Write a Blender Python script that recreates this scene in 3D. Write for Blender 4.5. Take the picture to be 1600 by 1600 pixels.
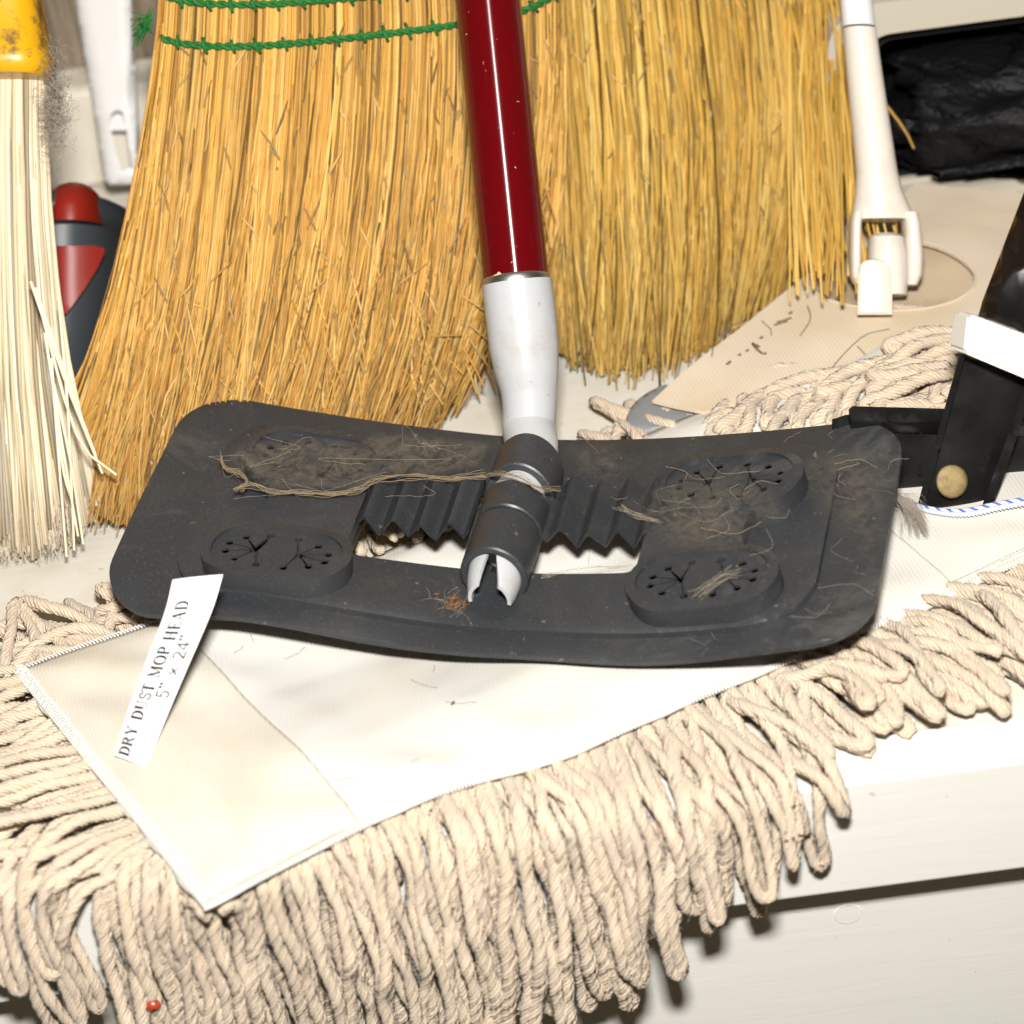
import bpy, math, random
import numpy as np
from mathutils import Matrix, Vector
from mathutils.geometry import delaunay_2d_cdt

# ------------------------------------------------------------------ camera, light, world, exposure
for o in list(bpy.data.objects):
    bpy.data.objects.remove(o, do_unlink=True)
scn = bpy.context.scene
COL = scn.collection
R = math.radians
rng = np.random.default_rng(7)
random.seed(7)

PITCH, ROLL, DIST, FOV = R(38), R(-7.5), 0.85, R(22.2)
TGT = np.array([0, 0, 0.02])
cf = np.array([0, math.cos(PITCH), -math.sin(PITCH)])
_r0 = np.array([1.0, 0, 0]); _u0 = np.cross(_r0, cf)
cr = _r0*math.cos(ROLL) + _u0*math.sin(ROLL)
cu = -_r0*math.sin(ROLL) + _u0*math.cos(ROLL)
CAM = TGT - DIST*cf
KP = 800/math.tan(FOV/2)

cd = bpy.data.cameras.new('camera'); cam = bpy.data.objects.new('camera', cd); COL.objects.link(cam)
cd.sensor_width = 36; cd.lens = 18/math.tan(FOV/2); cd.clip_start = 0.01; cd.clip_end = 50
M = Matrix.Identity(4)
for i in range(3):
    M[i][0] = cr[i]; M[i][1] = cu[i]; M[i][2] = -cf[i]; M[i][3] = CAM[i]
cam.matrix_world = M
cd.dof.use_dof = True; cd.dof.focus_distance = 0.845; cd.dof.aperture_fstop = 10
scn.camera = cam
scn.cycles.max_bounces = 3; scn.cycles.diffuse_bounces = 2; scn.cycles.glossy_bounces = 2; scn.cycles.transparent_max_bounces = 6
scn.cycles.use_adaptive_sampling = True; scn.cycles.adaptive_threshold = 0.03; scn.cycles.adaptive_min_samples = 16

# the flash on top of the camera
ld = bpy.data.lights.new('flash', 'AREA'); ld.shape = 'RECTANGLE'; ld.size = 0.07; ld.size_y = 0.045
ld.energy = 13.8; ld.color = (1.0, 0.97, 0.92)
flash = bpy.data.objects.new('flash', ld); COL.objects.link(flash)
fp = CAM + cu*0.135 - cf*0.01 + cr*0.0
flash.location = fp
flash.rotation_euler = Vector(TGT + np.array([0, 0.0, 0.02]) - fp).to_track_quat('-Z', 'Y').to_euler()

# dim warm room light
w = bpy.data.worlds.new('World'); scn.world = w; w.use_nodes = True
bg = w.node_tree.nodes['Background']; bg.inputs[0].default_value = (1.0, 0.80, 0.50, 1); bg.inputs[1].default_value = 0.055
vs = scn.view_settings
vs.view_transform = 'Standard'; vs.look = 'None'; vs.exposure = 0.0; vs.gamma = 1.0; vs.use_curve_mapping = False

# ------------------------------------------------------------------ helpers
def at(px, py, wd):                      # point at camera depth wd
    return CAM + wd*(cf + cr*(px-800)/KP - cu*(py-800)/KP)
def gp(px, py, z=0.0):                   # point on the plane of height z
    d = cf*KP + cr*(px-800) - cu*(py-800)
    return CAM + d*(z-CAM[2])/d[2]
def depth(P): return float((np.asarray(P)-CAM) @ cf)

def link(o, parent=None):
    COL.objects.link(o)
    if parent is not None: o.parent = parent
    return o
def mesh_obj(name, V, F, mat=None, parent=None, smooth=True, col=None, uv=None, stuff=False, frame=None):
    me = bpy.data.meshes.new(name)
    V = np.asarray(V, dtype=np.float32).reshape(-1, 3)
    if isinstance(F, np.ndarray):
        n, k = F.shape
        me.vertices.add(len(V)); me.vertices.foreach_set('co', V.ravel())
        me.loops.add(n*k); me.loops.foreach_set('vertex_index', F.astype(np.int32).ravel())
        me.polygons.add(n); me.polygons.foreach_set('loop_start', np.arange(0, n*k, k, dtype=np.int32))
        me.update(calc_edges=True)
    else:
        me.from_pydata([tuple(map(float, v)) for v in V], [], [tuple(map(int, f)) for f in F]); me.update()
    me.validate()
    if smooth: me.polygons.foreach_set('use_smooth', np.ones(len(me.polygons), dtype=bool))
    if col is not None:
        a = me.color_attributes.new('col', 'FLOAT_COLOR', 'POINT')
        a.data.foreach_set('color', np.asarray(col, dtype=np.float32).ravel())
    if uv is not None:
        a = me.attributes.new('suv', 'FLOAT_VECTOR', 'POINT')
        a.data.foreach_set('vector', np.asarray(uv, dtype=np.float32).ravel())
    if mat is not None: me.materials.append(mat.m)
    o = bpy.data.objects.new(name, me); link(o, parent)
    if frame: o.matrix_world = frame
    if stuff: o['kind'] = 'stuff'
    return o
def thing(name, label, cat, group=None, loc=(0, 0, 0)):
    o = bpy.data.objects.new(name, None); o.empty_display_size = 0.01; COL.objects.link(o)
    o['label'] = label; o['category'] = cat
    if group: o['group'] = group
    return o
def tag(o, label, cat, group=None):
    o['label'] = label; o['category'] = cat
    if group: o['group'] = group
    return o
def struct(o): o['kind'] = 'structure'; return o

def frames(P):
    P = np.asarray(P, float); n = len(P)
    T = np.gradient(P, axis=0); T /= np.linalg.norm(T, axis=1)[:, None] + 1e-12
    N = np.zeros_like(P)
    a = np.array([0, 0, 1.0]) if abs(T[0][2]) < 0.9 else np.array([1.0, 0, 0])
    v = a - T[0]*(a @ T[0]); N[0] = v/np.linalg.norm(v)
    for i in range(1, n):
        v = N[i-1] - T[i]*(N[i-1] @ T[i]); N[i] = v/(np.linalg.norm(v)+1e-12)
    return T, N, np.cross(T, N)
def tube(P, rad, sides=8, amp=0.0, lobes=3, turn=None, cap=True):
    P = np.asarray(P, float); n = len(P)
    rad = np.broadcast_to(np.asarray(rad, float), (n,))
    T, N, B = frames(P)
    th = np.arange(sides)/sides*2*math.pi
    ph = np.zeros(n) if turn is None else turn
    ang = th[None]+ph[:, None]
    rr = rad[:, None]*(1-amp+amp*np.abs(np.sin(lobes*th/2))**0.8)[None]
    V = P[:, None]+rr[..., None]*(np.cos(ang)[..., None]*N[:, None]+np.sin(ang)[..., None]*B[:, None])
    i, j = np.meshgrid(np.arange(n-1), np.arange(sides), indexing='ij')
    j2 = (j+1) % sides
    F = np.stack([i*sides+j, i*sides+j2, (i+1)*sides+j2, (i+1)*sides+j], -1).reshape(-1, 4)
    V = V.reshape(-1, 3)
    if cap:
        V = np.vstack([V, P[0], P[-1]]); c0, c1 = len(V)-2, len(V)-1
        jj = np.arange(sides); k = (jj+1) % sides
        F = np.vstack([F, np.stack([np.full(sides, c0), k, jj, jj], -1), np.stack([np.full(sides, c1), (n-1)*sides+jj, (n-1)*sides+k, (n-1)*sides+k], -1)])
        F = [tuple(dict.fromkeys(f)) for f in F.tolist()]
    return V, F
def tube_obj(name, P, rad, mat, parent=None, sides=16, **k):
    V, F = tube(P, rad, sides, **k); return mesh_obj(name, V, F, mat, parent)
def join(parts):
    V = []; F = []; n = 0
    for v, f in parts:
        V.append(np.asarray(v)); F += [tuple(int(x)+n for x in q) for q in (f.tolist() if isinstance(f, np.ndarray) else f)]; n += len(v)
    return np.vstack(V), F
def smoothpath(pts, n):                  # Catmull-Rom through points
    P = np.asarray(pts, float); m = len(P)
    Q = np.vstack([2*P[0]-P[1], P, 2*P[-1]-P[-2]])
    t = np.linspace(0, m-1-1e-9, n); i = t.astype(int); f = (t-i)[:, None]
    a, b, c, d = Q[i], Q[i+1], Q[i+2], Q[i+3]
    return 0.5*((2*b)+(-a+c)*f+(2*a-5*b+4*c-d)*f**2+(-a+3*b-3*c+d)*f**3)
def fibres(P, rad, sides=4, col=None):   # P (n,k,3), rad (n,k): many thin prisms as one mesh
    n, k, _ = P.shape
    T = np.gradient(P, axis=1); T /= np.linalg.norm(T, axis=2)[..., None]+1e-12
    ref = np.broadcast_to(cf, T.shape)
    N = np.cross(T, ref); N /= np.linalg.norm(N, axis=2)[..., None]+1e-9
    B = np.cross(T, N)
    th = np.arange(sides)/sides*2*math.pi+0.4
    V = P[:, :, None]+rad[:, :, None, None]*(np.cos(th)[None, None, :, None]*N[:, :, None]+np.sin(th)[None, None, :, None]*B[:, :, None])
    a, i, j = np.meshgrid(np.arange(n), np.arange(k-1), np.arange(sides), indexing='ij')
    base = a*k*sides; j2 = (j+1) % sides
    F = np.stack([base+i*sides+j, base+i*sides+j2, base+(i+1)*sides+j2, base+(i+1)*sides+j], -1).reshape(-1, 4)
    C = None
    if col is not None:
        if col.ndim == 2: col = np.broadcast_to(col[:, None], (n, k, col.shape[1]))
        C = np.ones((n, k, sides, 4), np.float32); C[..., :3] = col[:, :, None, :3]
        C = C.reshape(-1, 4)
    return V.reshape(-1, 3), F, C
def box(c, sx, sy, sz, bev=0.0):         # closed bevelled box from a rounded profile, axis aligned
    import bmesh
    bm = bmesh.new(); bmesh.ops.create_cube(bm, size=1)
    for v in bm.verts: v.co = Vector((v.co.x*sx, v.co.y*sy, v.co.z*sz))+Vector(c)
    if bev: bmesh.ops.bevel(bm, geom=bm.edges[:], offset=bev, segments=2, affect='EDGES', profile=0.6)
    V = np.array([v.co[:] for v in bm.verts]); F = [tuple(v.index for v in f.verts) for f in bm.faces]
    bm.free(); return V, F
def inside(pts, poly):
    x, y = pts[:, 0], pts[:, 1]; r = np.zeros(len(pts), bool); n = len(poly); j = n-1
    for i in range(n):
        xi, yi = poly[i]; xj, yj = poly[j]
        c = ((yi > y) != (yj > y)) & (x < (xj-xi)*(y-yi)/((yj-yi)+1e-15)+xi); r ^= c; j = i
    return r
def slab(outline, holes, grid, top, bot, fmap):
    """plate cut out of a plane: outline and holes (lists of (u,v)), grid spacing for bending, heights, map to space"""
    pts = []; edges = []
    for poly in [outline]+holes:
        s = len(pts); pts += [tuple(p) for p in poly]; edges += [(s+i, s+(i+1) % len(poly)) for i in range(len(poly))]
    O = np.array(outline); lo = O.min(0); hi = O.max(0)
    if grid:
        g = np.stack(np.meshgrid(np.arange(lo[0]+grid/2, hi[0], grid), np.arange(lo[1]+grid/2, hi[1], grid), indexing='ij'), -1).reshape(-1, 2)
        k = inside(g, outline)
        for h in holes: k &= ~inside(g, h)
        pts += [tuple(p) for p in g[k]]
    vo, _, fo, _, _, _ = delaunay_2d_cdt([Vector(p) for p in pts], edges, [], 0, 1e-7)
    V = np.array([v[:] for v in vo]); Fc = [tuple(f) for f in fo]
    cen = np.array([V[list(f)].mean(0) for f in Fc])
    keep = inside(cen, outline)
    for h in holes: keep &= ~inside(cen, h)
    Fc = [f for f, k in zip(Fc, keep) if k]
    n = len(V); ec = {}
    for f in Fc:
        for a, b in zip(f, f[1:]+f[:1]): ec[(a, b)] = 1
    F = list(Fc)+[tuple(n+i for i in reversed(f)) for f in Fc]
    for (a, b) in ec:
        if (b, a) not in ec: F.append((a, n+a, n+b, b))
    h = top(V) if callable(top) else np.full(n, top)
    hb = bot(V) if callable(bot) else np.full(n, bot)
    W = np.vstack([fmap(V[:, 0], V[:, 1], h), fmap(V[:, 0], V[:, 1], hb)])
    return W, F
def flatshade(o, ang=35):
    me = o.data
    for p in me.polygons: p.use_smooth = True
    try: me.set_sharp_from_angle(angle=R(ang))
    except Exception: pass
    return o
def rrect(u0, u1, v0, v1, r, n=8):
    P = []
    for cx, cy, a in ((u1-r, v1-r, 0), (u0+r, v1-r, 90), (u0+r, v0+r, 180), (u1-r, v0+r, 270)):
        for i in range(n+1):
            t = R(a+90*i/n); P.append((cx+r*math.cos(t), cy+r*math.sin(t)))
    return P
def circ(cx, cy, r, n=10): return [(cx+r*math.cos(2*math.pi*i/n), cy+r*math.sin(2*math.pi*i/n)) for i in range(n)]

# ------------------------------------------------------------------ materials
class Mat:
    def __init__(s, name, base, rough=0.5, spec=0.5, metal=0.0):
        s.m = bpy.data.materials.new(name); s.m.use_nodes = True; s.nt = s.m.node_tree; s.b = s.nt.nodes['Principled BSDF']
        s.b.inputs['Base Color'].default_value = (*base, 1); s.b.inputs['Roughness'].default_value = rough
        s.b.inputs['Specular IOR Level'].default_value = spec; s.b.inputs['Metallic'].default_value = metal
        s.base = base; s.colsock = None; s.tc = None
    def n(s, t, **k):
        x = s.nt.nodes.new(t)
        for a, v in k.items(): setattr(x, a, v)
        return x
    def l(s, a, b): s.nt.links.new(a, b)
    def coord(s, scale=(1, 1, 1), rot=(0, 0, 0), src='Object', attr=None):
        mp = s.n('ShaderNodeMapping'); mp.inputs['Scale'].default_value = scale; mp.inputs['Rotation'].default_value = rot
        if attr:
            a = s.n('ShaderNodeAttribute'); a.attribute_name = attr; s.l(a.outputs['Vector'], mp.inputs[0])
        else:
            tc = s.n('ShaderNodeTexCoord'); s.l(tc.outputs[src], mp.inputs[0])
        return mp.outputs[0]
    def noise(s, scale, detail=4, rough=0.55, vec=None, dist=0.0):
        x = s.n('ShaderNodeTexNoise'); x.inputs['Scale'].default_value = scale; x.inputs['Detail'].default_value = detail
        x.inputs['Roughness'].default_value = rough; x.inputs['Distortion'].default_value = dist
        s.l(vec if vec is not None else s.coord(), x.inputs['Vector']); return x.outputs[0]
    def ramp(s, fac, a, b, lo=0.0, hi=1.0):
        x = s.n('ShaderNodeMapRange'); x.inputs[1].default_value = a; x.inputs[2].default_value = b
        x.inputs[3].default_value = lo; x.inputs[4].default_value = hi; x.clamp = True; s.l(fac, x.inputs[0]); return x.outputs[0]
    def mix(s, fac, c2, mode='MIX'):
        x = s.n('ShaderNodeMix', data_type='RGBA', blend_type=mode)
        if isinstance(fac, float): x.inputs[0].default_value = fac
        else: s.l(fac, x.inputs[0])
        if s.colsock is None: x.inputs[6].default_value = (*s.base, 1)
        else: s.l(s.colsock, x.inputs[6])
        if isinstance(c2, tuple): x.inputs[7].default_value = (*c2, 1)
        else: s.l(c2, x.inputs[7])
        s.colsock = x.outputs[2]; s.l(s.colsock, s.b.inputs['Base Color']); return s
    def vcol(s):
        a = s.n('ShaderNodeAttribute'); a.attribute_name = 'col'; s.colsock = a.outputs['Color']; s.l(s.colsock, s.b.inputs['Base Color']); return s
    def bump(s, h, strength=0.3, dist=0.001):
        x = s.n('ShaderNodeBump'); x.inputs['Strength'].default_value = strength; x.inputs['Distance'].default_value = dist
        s.l(h, x.inputs['Height'])
        prev = s.b.inputs['Normal'].links
        if prev: s.l(prev[0].from_socket, x.inputs['Normal'])
        s.l(x.outputs[0], s.b.inputs['Normal']); return s
    def rough(s, fac, a, b): s.l(s.ramp(fac, 0.3, 0.7, a, b), s.b.inputs['Roughness']); return s

m_white = Mat('painted_wood', (0.82, 0.805, 0.76), 0.42, 0.4)
_c = m_white.coord((5, 38, 38))
m_white.mix(m_white.ramp(m_white.noise(6, 5, 0.6), 0.55, 0.85, 0, 0.35), (0.62, 0.56, 0.45))
m_white.mix(m_white.ramp(m_white.noise(150, 4, 0.7), 0.705, 0.73, 0, 0.7), (0.36, 0.28, 0.18))
m_white.bump(m_white.noise(4, 3, 0.6, _c, 0.5), 0.16, 0.0008)
m_white.rough(m_white.noise(40), 0.3, 0.5)
m_top = Mat('dusty_painted_top', (0.70, 0.665, 0.585), 0.5, 0.35)
m_top.mix(m_top.ramp(m_top.noise(22, 6, 0.65), 0.45, 0.75, 0, 0.55), (0.52, 0.42, 0.27))
m_top.mix(m_top.ramp(m_top.noise(260, 3, 0.6), 0.66, 0.74, 0, 0.6), (0.25, 0.18, 0.10))
m_top.bump(m_top.noise(4, 4, 0.6, m_top.coord((4, 70, 70))), 0.3, 0.0006)
m_wall = Mat('weathered_wood', (0.33, 0.27, 0.20), 0.8, 0.2)
_v = m_wall.coord((60, 60, 4))
m_wall.mix(m_wall.ramp(m_wall.noise(3, 6, 0.65, _v), 0.35, 0.7), (0.12, 0.09, 0.06)); m_wall.bump(m_wall.noise(3, 6, 0.65, _v), 0.6, 0.002)
m_skirt = Mat('stained_white_board', (0.78, 0.73, 0.62), 0.6, 0.3)
m_skirt.mix(m_skirt.ramp(m_skirt.noise(3, 5, 0.6, m_skirt.coord((30, 30, 6))), 0.5, 0.75, 0, 0.6), (0.50, 0.40, 0.26))

m_yarn = Mat('cotton_yarn', (0.74, 0.61, 0.46), 0.9, 0.12)
_sx = m_yarn.n('ShaderNodeSeparateXYZ'); _at = m_yarn.n('ShaderNodeAttribute'); _at.attribute_name = 'suv'; m_yarn.l(_at.outputs['Vector'], _sx.inputs[0])
def _math(op, a, b=None):
    x = m_yarn.n('ShaderNodeMath', operation=op)
    for i_, v_ in enumerate((a, b)):
        if v_ is None: continue
        if isinstance(v_, float): x.inputs[i_].default_value = v_
        else: m_yarn.l(v_, x.inputs[i_])
    return x.outputs[0]
_nz = m_yarn.noise(260, 1, 0.5)
_ang = _math('ADD', _math('MULTIPLY', _math('ARCTAN2', _sx.outputs[1], _sx.outputs[0]), 8.0), _math('MULTIPLY', _nz, 7.0))
_w = _math('ADD', _math('MULTIPLY', _math('SINE', _ang), 0.5), 0.5)
m_yarn.mix(m_yarn.ramp(m_yarn.noise(45, 2, 0.6), 0.38, 0.66, 0, 0.6), (0.56, 0.45, 0.33))
_oi = m_yarn.n('ShaderNodeObjectInfo')
m_yarn.mix(m_yarn.ramp(_oi.outputs['Random'], 0.3, 1.0, 0.0, 0.45), (0.60, 0.50, 0.40))
m_yarn.mix(m_yarn.ramp(_w, 0.0, 0.75, 0.34, 0.0), (0.36, 0.26, 0.17))  # shade in the grooves between fibres, put into the yarn colour
m_yarn.bump(_math('ADD', _w, _math('MULTIPLY', _nz, 0.4)), 0.55, 0.0005)
m_yarn.b.inputs['Sheen Weight'].default_value = 0.25; m_yarn.b.inputs['Sheen Roughness'].default_value = 0.6
m_fuzz = Mat('cotton_fuzz', (0.82, 0.74, 0.62), 0.9, 0.1)

def canvas_mat(name, base, stain, sa):
    m = Mat(name, base, 0.85, 0.15)
    m.mix(m.ramp(m.noise(16, 6, 0.62, dist=0.6), 0.42, 0.72, 0, sa), stain)
    wv = m.n('ShaderNodeTexWave', wave_type='BANDS', bands_direction='DIAGONAL'); wv.inputs['Scale'].default_value = 330
    m.l(m.coord(rot=(0, 0, 0.6)), wv.inputs['Vector'])
    return m.bump(wv.outputs[0], 0.25, 0.0003).bump(m.noise(30, 1), 0.35, 0.003)
m_canvas = canvas_mat('white_twill', (0.66, 0.645, 0.61), (0.60, 0.53, 0.42), 0.6)
m_patch = canvas_mat('beige_twill', (0.66, 0.62, 0.545), (0.60, 0.51, 0.38), 0.7)
m_canvas2 = canvas_mat('old_cream_twill', (0.70, 0.60, 0.47), (0.58, 0.43, 0.25), 0.75)
m_under = canvas_mat('brown_twill', (0.60, 0.48, 0.34), (0.30, 0.20, 0.10), 0.8)  # darker, browner twill for the sheet inside the pocket opening
m_hem = Mat('white_thread', (0.68, 0.66, 0.62), 0.8, 0.2)
m_trim = Mat('trim_thread', (0.8, 0.8, 0.8), 0.7, 0.2).vcol()
m_paper = Mat('label_paper', (0.86, 0.86, 0.86), 0.6, 0.25)
m_ink = Mat('black_ink', (0.012, 0.012, 0.014), 0.6, 0.3)
m_fadeink = Mat('faded_ink', (0.20, 0.15, 0.10), 0.8, 0.1)

m_rub = Mat('dark_grey_plastic', (0.030, 0.033, 0.038), 0.46, 0.6)
m_rub.mix(m_rub.ramp(m_rub.noise(28, 5, 0.7, dist=0.8), 0.48, 0.78, 0, 0.40), (0.075, 0.070, 0.060))
m_rub.mix(m_rub.ramp(m_rub.noise(13, 5, 0.75, dist=1.2), 0.58, 0.80, 0, 0.5), (0.20, 0.19, 0.17))
m_rub.mix(m_rub.ramp(m_rub.noise(1300, 3, 0.7), 0.58, 0.72, 0, 0.5), (0.17, 0.15, 0.12))
m_rub.mix(m_rub.ramp(m_rub.noise(330, 2, 0.5), 0.72, 0.76, 0, 0.5), (0.26, 0.23, 0.18))
m_rub.rough(m_rub.noise(30, 3), 0.36, 0.60)
m_red = Mat('glossy_red_enamel', (0.105, 0.0012, 0.003), 0.12, 0.5)
m_red.bump(m_red.noise(60, 2), 0.04, 0.0004)
m_red.mix(m_red.ramp(m_red.noise(420, 2, 0.6), 0.735, 0.75, 0, 0.9), (0.45, 0.33, 0.20))
m_red.mix(m_red.ramp(m_red.noise(5, 4, 0.7, m_red.coord((90, 90, 6))), 0.60, 0.72, 0, 0.35), (0.16, 0.012, 0.012))
m_red.b.inputs['Anisotropic'].default_value = 0.97; m_red.b.inputs['Roughness'].default_value = 0.22
_t = m_red.n('ShaderNodeTangent', direction_type='RADIAL', axis='Z'); m_red.l(_t.outputs[0], m_red.b.inputs['Tangent'])
m_red.b.inputs['Anisotropic Rotation'].default_value = 0.25
m_sock = Mat('white_plastic', (0.50, 0.51, 0.525), 0.3, 0.45)
m_sock.mix(m_sock.ramp(m_sock.noise(60, 5, 0.65), 0.52, 0.75, 0, 0.6), (0.40, 0.35, 0.27))
m_sock.mix(m_sock.ramp(m_sock.noise(500, 3, 0.6), 0.68, 0.72, 0, 0.6), (0.24, 0.19, 0.13))
m_metal = Mat('dull_aluminium', (0.55, 0.56, 0.57), 0.35, 0.5, 1.0)
m_straw = Mat('broom_straw', (0.7, 0.5, 0.2), 0.42, 0.35).vcol()
m_straw.mix(m_straw.ramp(m_straw.noise(160, 4, 0.6), 0.55, 0.75, 0, 0.35), (0.30, 0.17, 0.05))
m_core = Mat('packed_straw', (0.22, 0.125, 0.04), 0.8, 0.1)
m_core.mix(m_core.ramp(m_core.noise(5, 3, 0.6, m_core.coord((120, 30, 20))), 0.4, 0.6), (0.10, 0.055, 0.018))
m_twine = Mat('green_twine', (0.016, 0.14, 0.026), 0.65, 0.25)
m_twine.mix(m_twine.ramp(m_twine.noise(900, 2), 0.45, 0.65, 0, 0.6), (0.045, 0.26, 0.07))
m_bris = Mat('pale_bristle', (0.8, 0.7, 0.5), 0.45, 0.35).vcol()
m_yel = Mat('yellow_enamel', (0.72, 0.38, 0.006), 0.35, 0.5)
m_yel.mix(m_yel.ramp(m_yel.noise(110, 5, 0.72), 0.50, 0.64, 0, 0.9), (0.16, 0.10, 0.04))
m_wpl = Mat('greyish_white_plastic', (0.76, 0.75, 0.74), 0.35, 0.4)
m_wpl.mix(m_wpl.ramp(m_wpl.noise(30, 5), 0.55, 0.75, 0, 0.4), (0.55, 0.50, 0.43))
m_cream = Mat('cream_plastic', (0.74, 0.68, 0.60), 0.3, 0.45)
m_cream.mix(m_cream.ramp(m_cream.noise(45, 5), 0.58, 0.8, 0, 0.5), (0.50, 0.40, 0.28))
m_wtube = Mat('white_enamel_tube', (0.82, 0.83, 0.86), 0.18, 0.5)
m_blue = Mat('blue_grey_plastic', (0.045, 0.054, 0.062), 0.42, 0.4)
m_redpl = Mat('red_plastic', (0.24, 0.013, 0.006), 0.42, 0.4)
m_black = Mat('black_enamel', (0.007, 0.007, 0.007), 0.28, 0.5)
m_black.mix(m_black.ramp(m_black.noise(160, 5, 0.7), 0.62, 0.80, 0, 0.25), (0.10, 0.085, 0.065)).rough(m_black.noise(60), 0.2, 0.45)
m_brown = Mat('dark_brown_enamel', (0.009, 0.005, 0.003), 0.25, 0.5)
m_brass = Mat('old_brass', (0.27, 0.20, 0.08), 0.6, 0.4, 0.4)
m_brass.mix(m_brass.ramp(m_brass.noise(400, 4), 0.4, 0.7, 0, 0.8), (0.15, 0.11, 0.06))
m_clip = Mat('ivory_plastic', (0.80, 0.79, 0.72), 0.35, 0.4)
m_bag = Mat('black_plastic_bag', (0.005, 0.005, 0.006), 0.55, 0.22)
m_bag.bump(m_bag.noise(60, 3, 0.6, dist=1.5), 0.6, 0.006)
m_tub = Mat('cream_tub_plastic', (0.55, 0.51, 0.42), 0.5, 0.3)
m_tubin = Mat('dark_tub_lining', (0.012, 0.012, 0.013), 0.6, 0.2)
m_grey = Mat('grey_rubber', (0.24, 0.25, 0.26), 0.45, 0.4)
m_web = Mat('dusty_cobweb', (0.30, 0.23, 0.14), 0.95, 0.05)
m_webl = Mat('pale_cobweb', (0.42, 0.36, 0.27), 0.95, 0.05)
m_webs = Mat('cobweb_film', (0.30, 0.25, 0.18), 0.95, 0.05)
_a = m_webs.ramp(m_webs.noise(170, 5, 0.8, dist=0.6), 0.38, 0.82, 0.0, 0.30); _fa = m_webs.n('ShaderNodeAttribute'); _fa.attribute_name = 'col'
_fm = m_webs.n('ShaderNodeMath', operation='MULTIPLY'); m_webs.l(_a, _fm.inputs[0]); m_webs.l(_fa.outputs['Fac'], _fm.inputs[1]); m_webs.l(_fm.outputs[0], m_webs.b.inputs['Alpha'])
m_lint = Mat('grey_lint', (0.34, 0.29, 0.24), 0.95, 0.05)
m_rust = Mat('orange_brown_husk', (0.17, 0.075, 0.025), 0.7, 0.2)
m_flake = Mat('dark_brown_flake', (0.045, 0.014, 0.008), 0.6, 0.2)
m_chip = Mat('bare_chip', (0.62, 0.50, 0.30), 0.7, 0.2)
m_bug = Mat('beetle_shell', (0.36, 0.05, 0.02), 0.25, 0.5)
m_bug.mix(m_bug.ramp(m_bug.noise(420, 1), 0.56, 0.60, 0, 1), (0.02, 0.02, 0.02))

# ------------------------------------------------------------------ bench and background
YF = -0.125            # front edge of the bench top
ZB = 0.0
HB = 0.044             # height of the front board
def board(name, c, sx, sy, sz, mat, bev=0.002, parent=None):
    V, F = box(c, sx, sy, sz, bev); return mesh_obj(name, V, F, mat, parent, smooth=False)
struct(board('bench_top', (0, YF+0.021+0.30, -0.012), 1.5, 0.60, 0.024, m_top, 0.001))
struct(board('bench_front_board', (0, YF+0.0095, -HB/2+0.0006), 1.5, 0.019, HB+0.001, m_white, 0.0009))
struct(board('bench_panel', (0, YF+0.016+0.006, -HB-0.15), 1.5, 0.012, 0.34, m_white, 0.001))
YW = 0.300
wall = struct(board('wall', (0, YW+0.03, 0.5), 1.6, 0.02, 1.1, m_wall))
for k in range(9):
    board('plank', (-0.60+0.15*k, YW+0.010, 0.5), 0.1465, 0.018, 1.08, m_wall, 0.002, wall)
zt = None
for z in np.linspace(0.02, 0.4, 400):       # height at which the skirting's top edge appears
    p = gp(110, 146, z)
    if p[1] <= YW-0.020: zt = z; break
struct(board('skirting_board', (0, YW-0.011, (zt or 0.1)/2+0.001), 1.6, 0.022, (zt or 0.1), m_skirt, 0.003))
# round plug over a screw in the bench panel
Yp = YF+0.016-0.0002
pl_ = None
for yy in np.linspace(-0.3, 0.0, 800):
    pass
d_ = cf*KP + cr*(1325-800) - cu*(1428-800); pl_ = CAM + d_*(Yp-CAM[1])/d_[1]
th = np.linspace(0, 2*math.pi, 25)[:-1]
P_ = [(pl_[0]+0.0042*math.cos(t), Yp, pl_[2]+0.0042*math.sin(t)) for t in th]
V, F = tube(np.array(P_+[P_[0]]), 0.00016, 6, cap=False)
tag(mesh_obj('screw_plug', np.vstack([V, [(p[0], Yp-0.0001, p[2]) for p in P_]]), F.tolist()+[tuple(range(len(V), len(V)+24))], m_white),
    'small round painted plug in the lower white panel', 'plug')

# ------------------------------------------------------------------ main dust mop
K0 = gp(320, 1412, 0.015)[:2]
MA = R(21.7); me_ = np.array([math.cos(MA), math.sin(MA)]); mn_ = np.array([-math.sin(MA), math.cos(MA)])
MW = 0.127; ML = 0.42
def mop(s, t):
    s = np.asarray(s, float)[..., None]; t = np.asarray(t, float)[..., None]
    t = t+(1-t/MW)*0.0065*np.exp(-((s-0.058)/0.042)**2)
    return K0 + (s-0.125*t)*me_ + t*mn_
def wob(x, y, f=1.0, seed=0):
    return (np.sin(x*41*f+1.3+seed)+np.sin(y*53*f+0.4+2*seed)+np.sin((x+y)*67*f+2.2)+np.sin((x-y)*97*f+seed))/4
def canvas_z(s, t):
    P = mop(s, t); over = np.maximum(0, (YF+0.004)-P[..., 1])
    ed = np.minimum(np.minimum(t, MW-t), s)
    dip = 0.0085*np.exp(-((s-0.125)/0.065)**2)*np.clip((t-0.035)/0.04, 0, 1)
    return 0.0155-dip+0.0015*wob(s, t)+0.0006*np.sin(s*160+t*90+2*np.sin(t*60))*np.clip(ed/0.01, 0, 1)-0.0025*np.exp(-(ed/0.006)**2)-over*0.05
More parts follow.
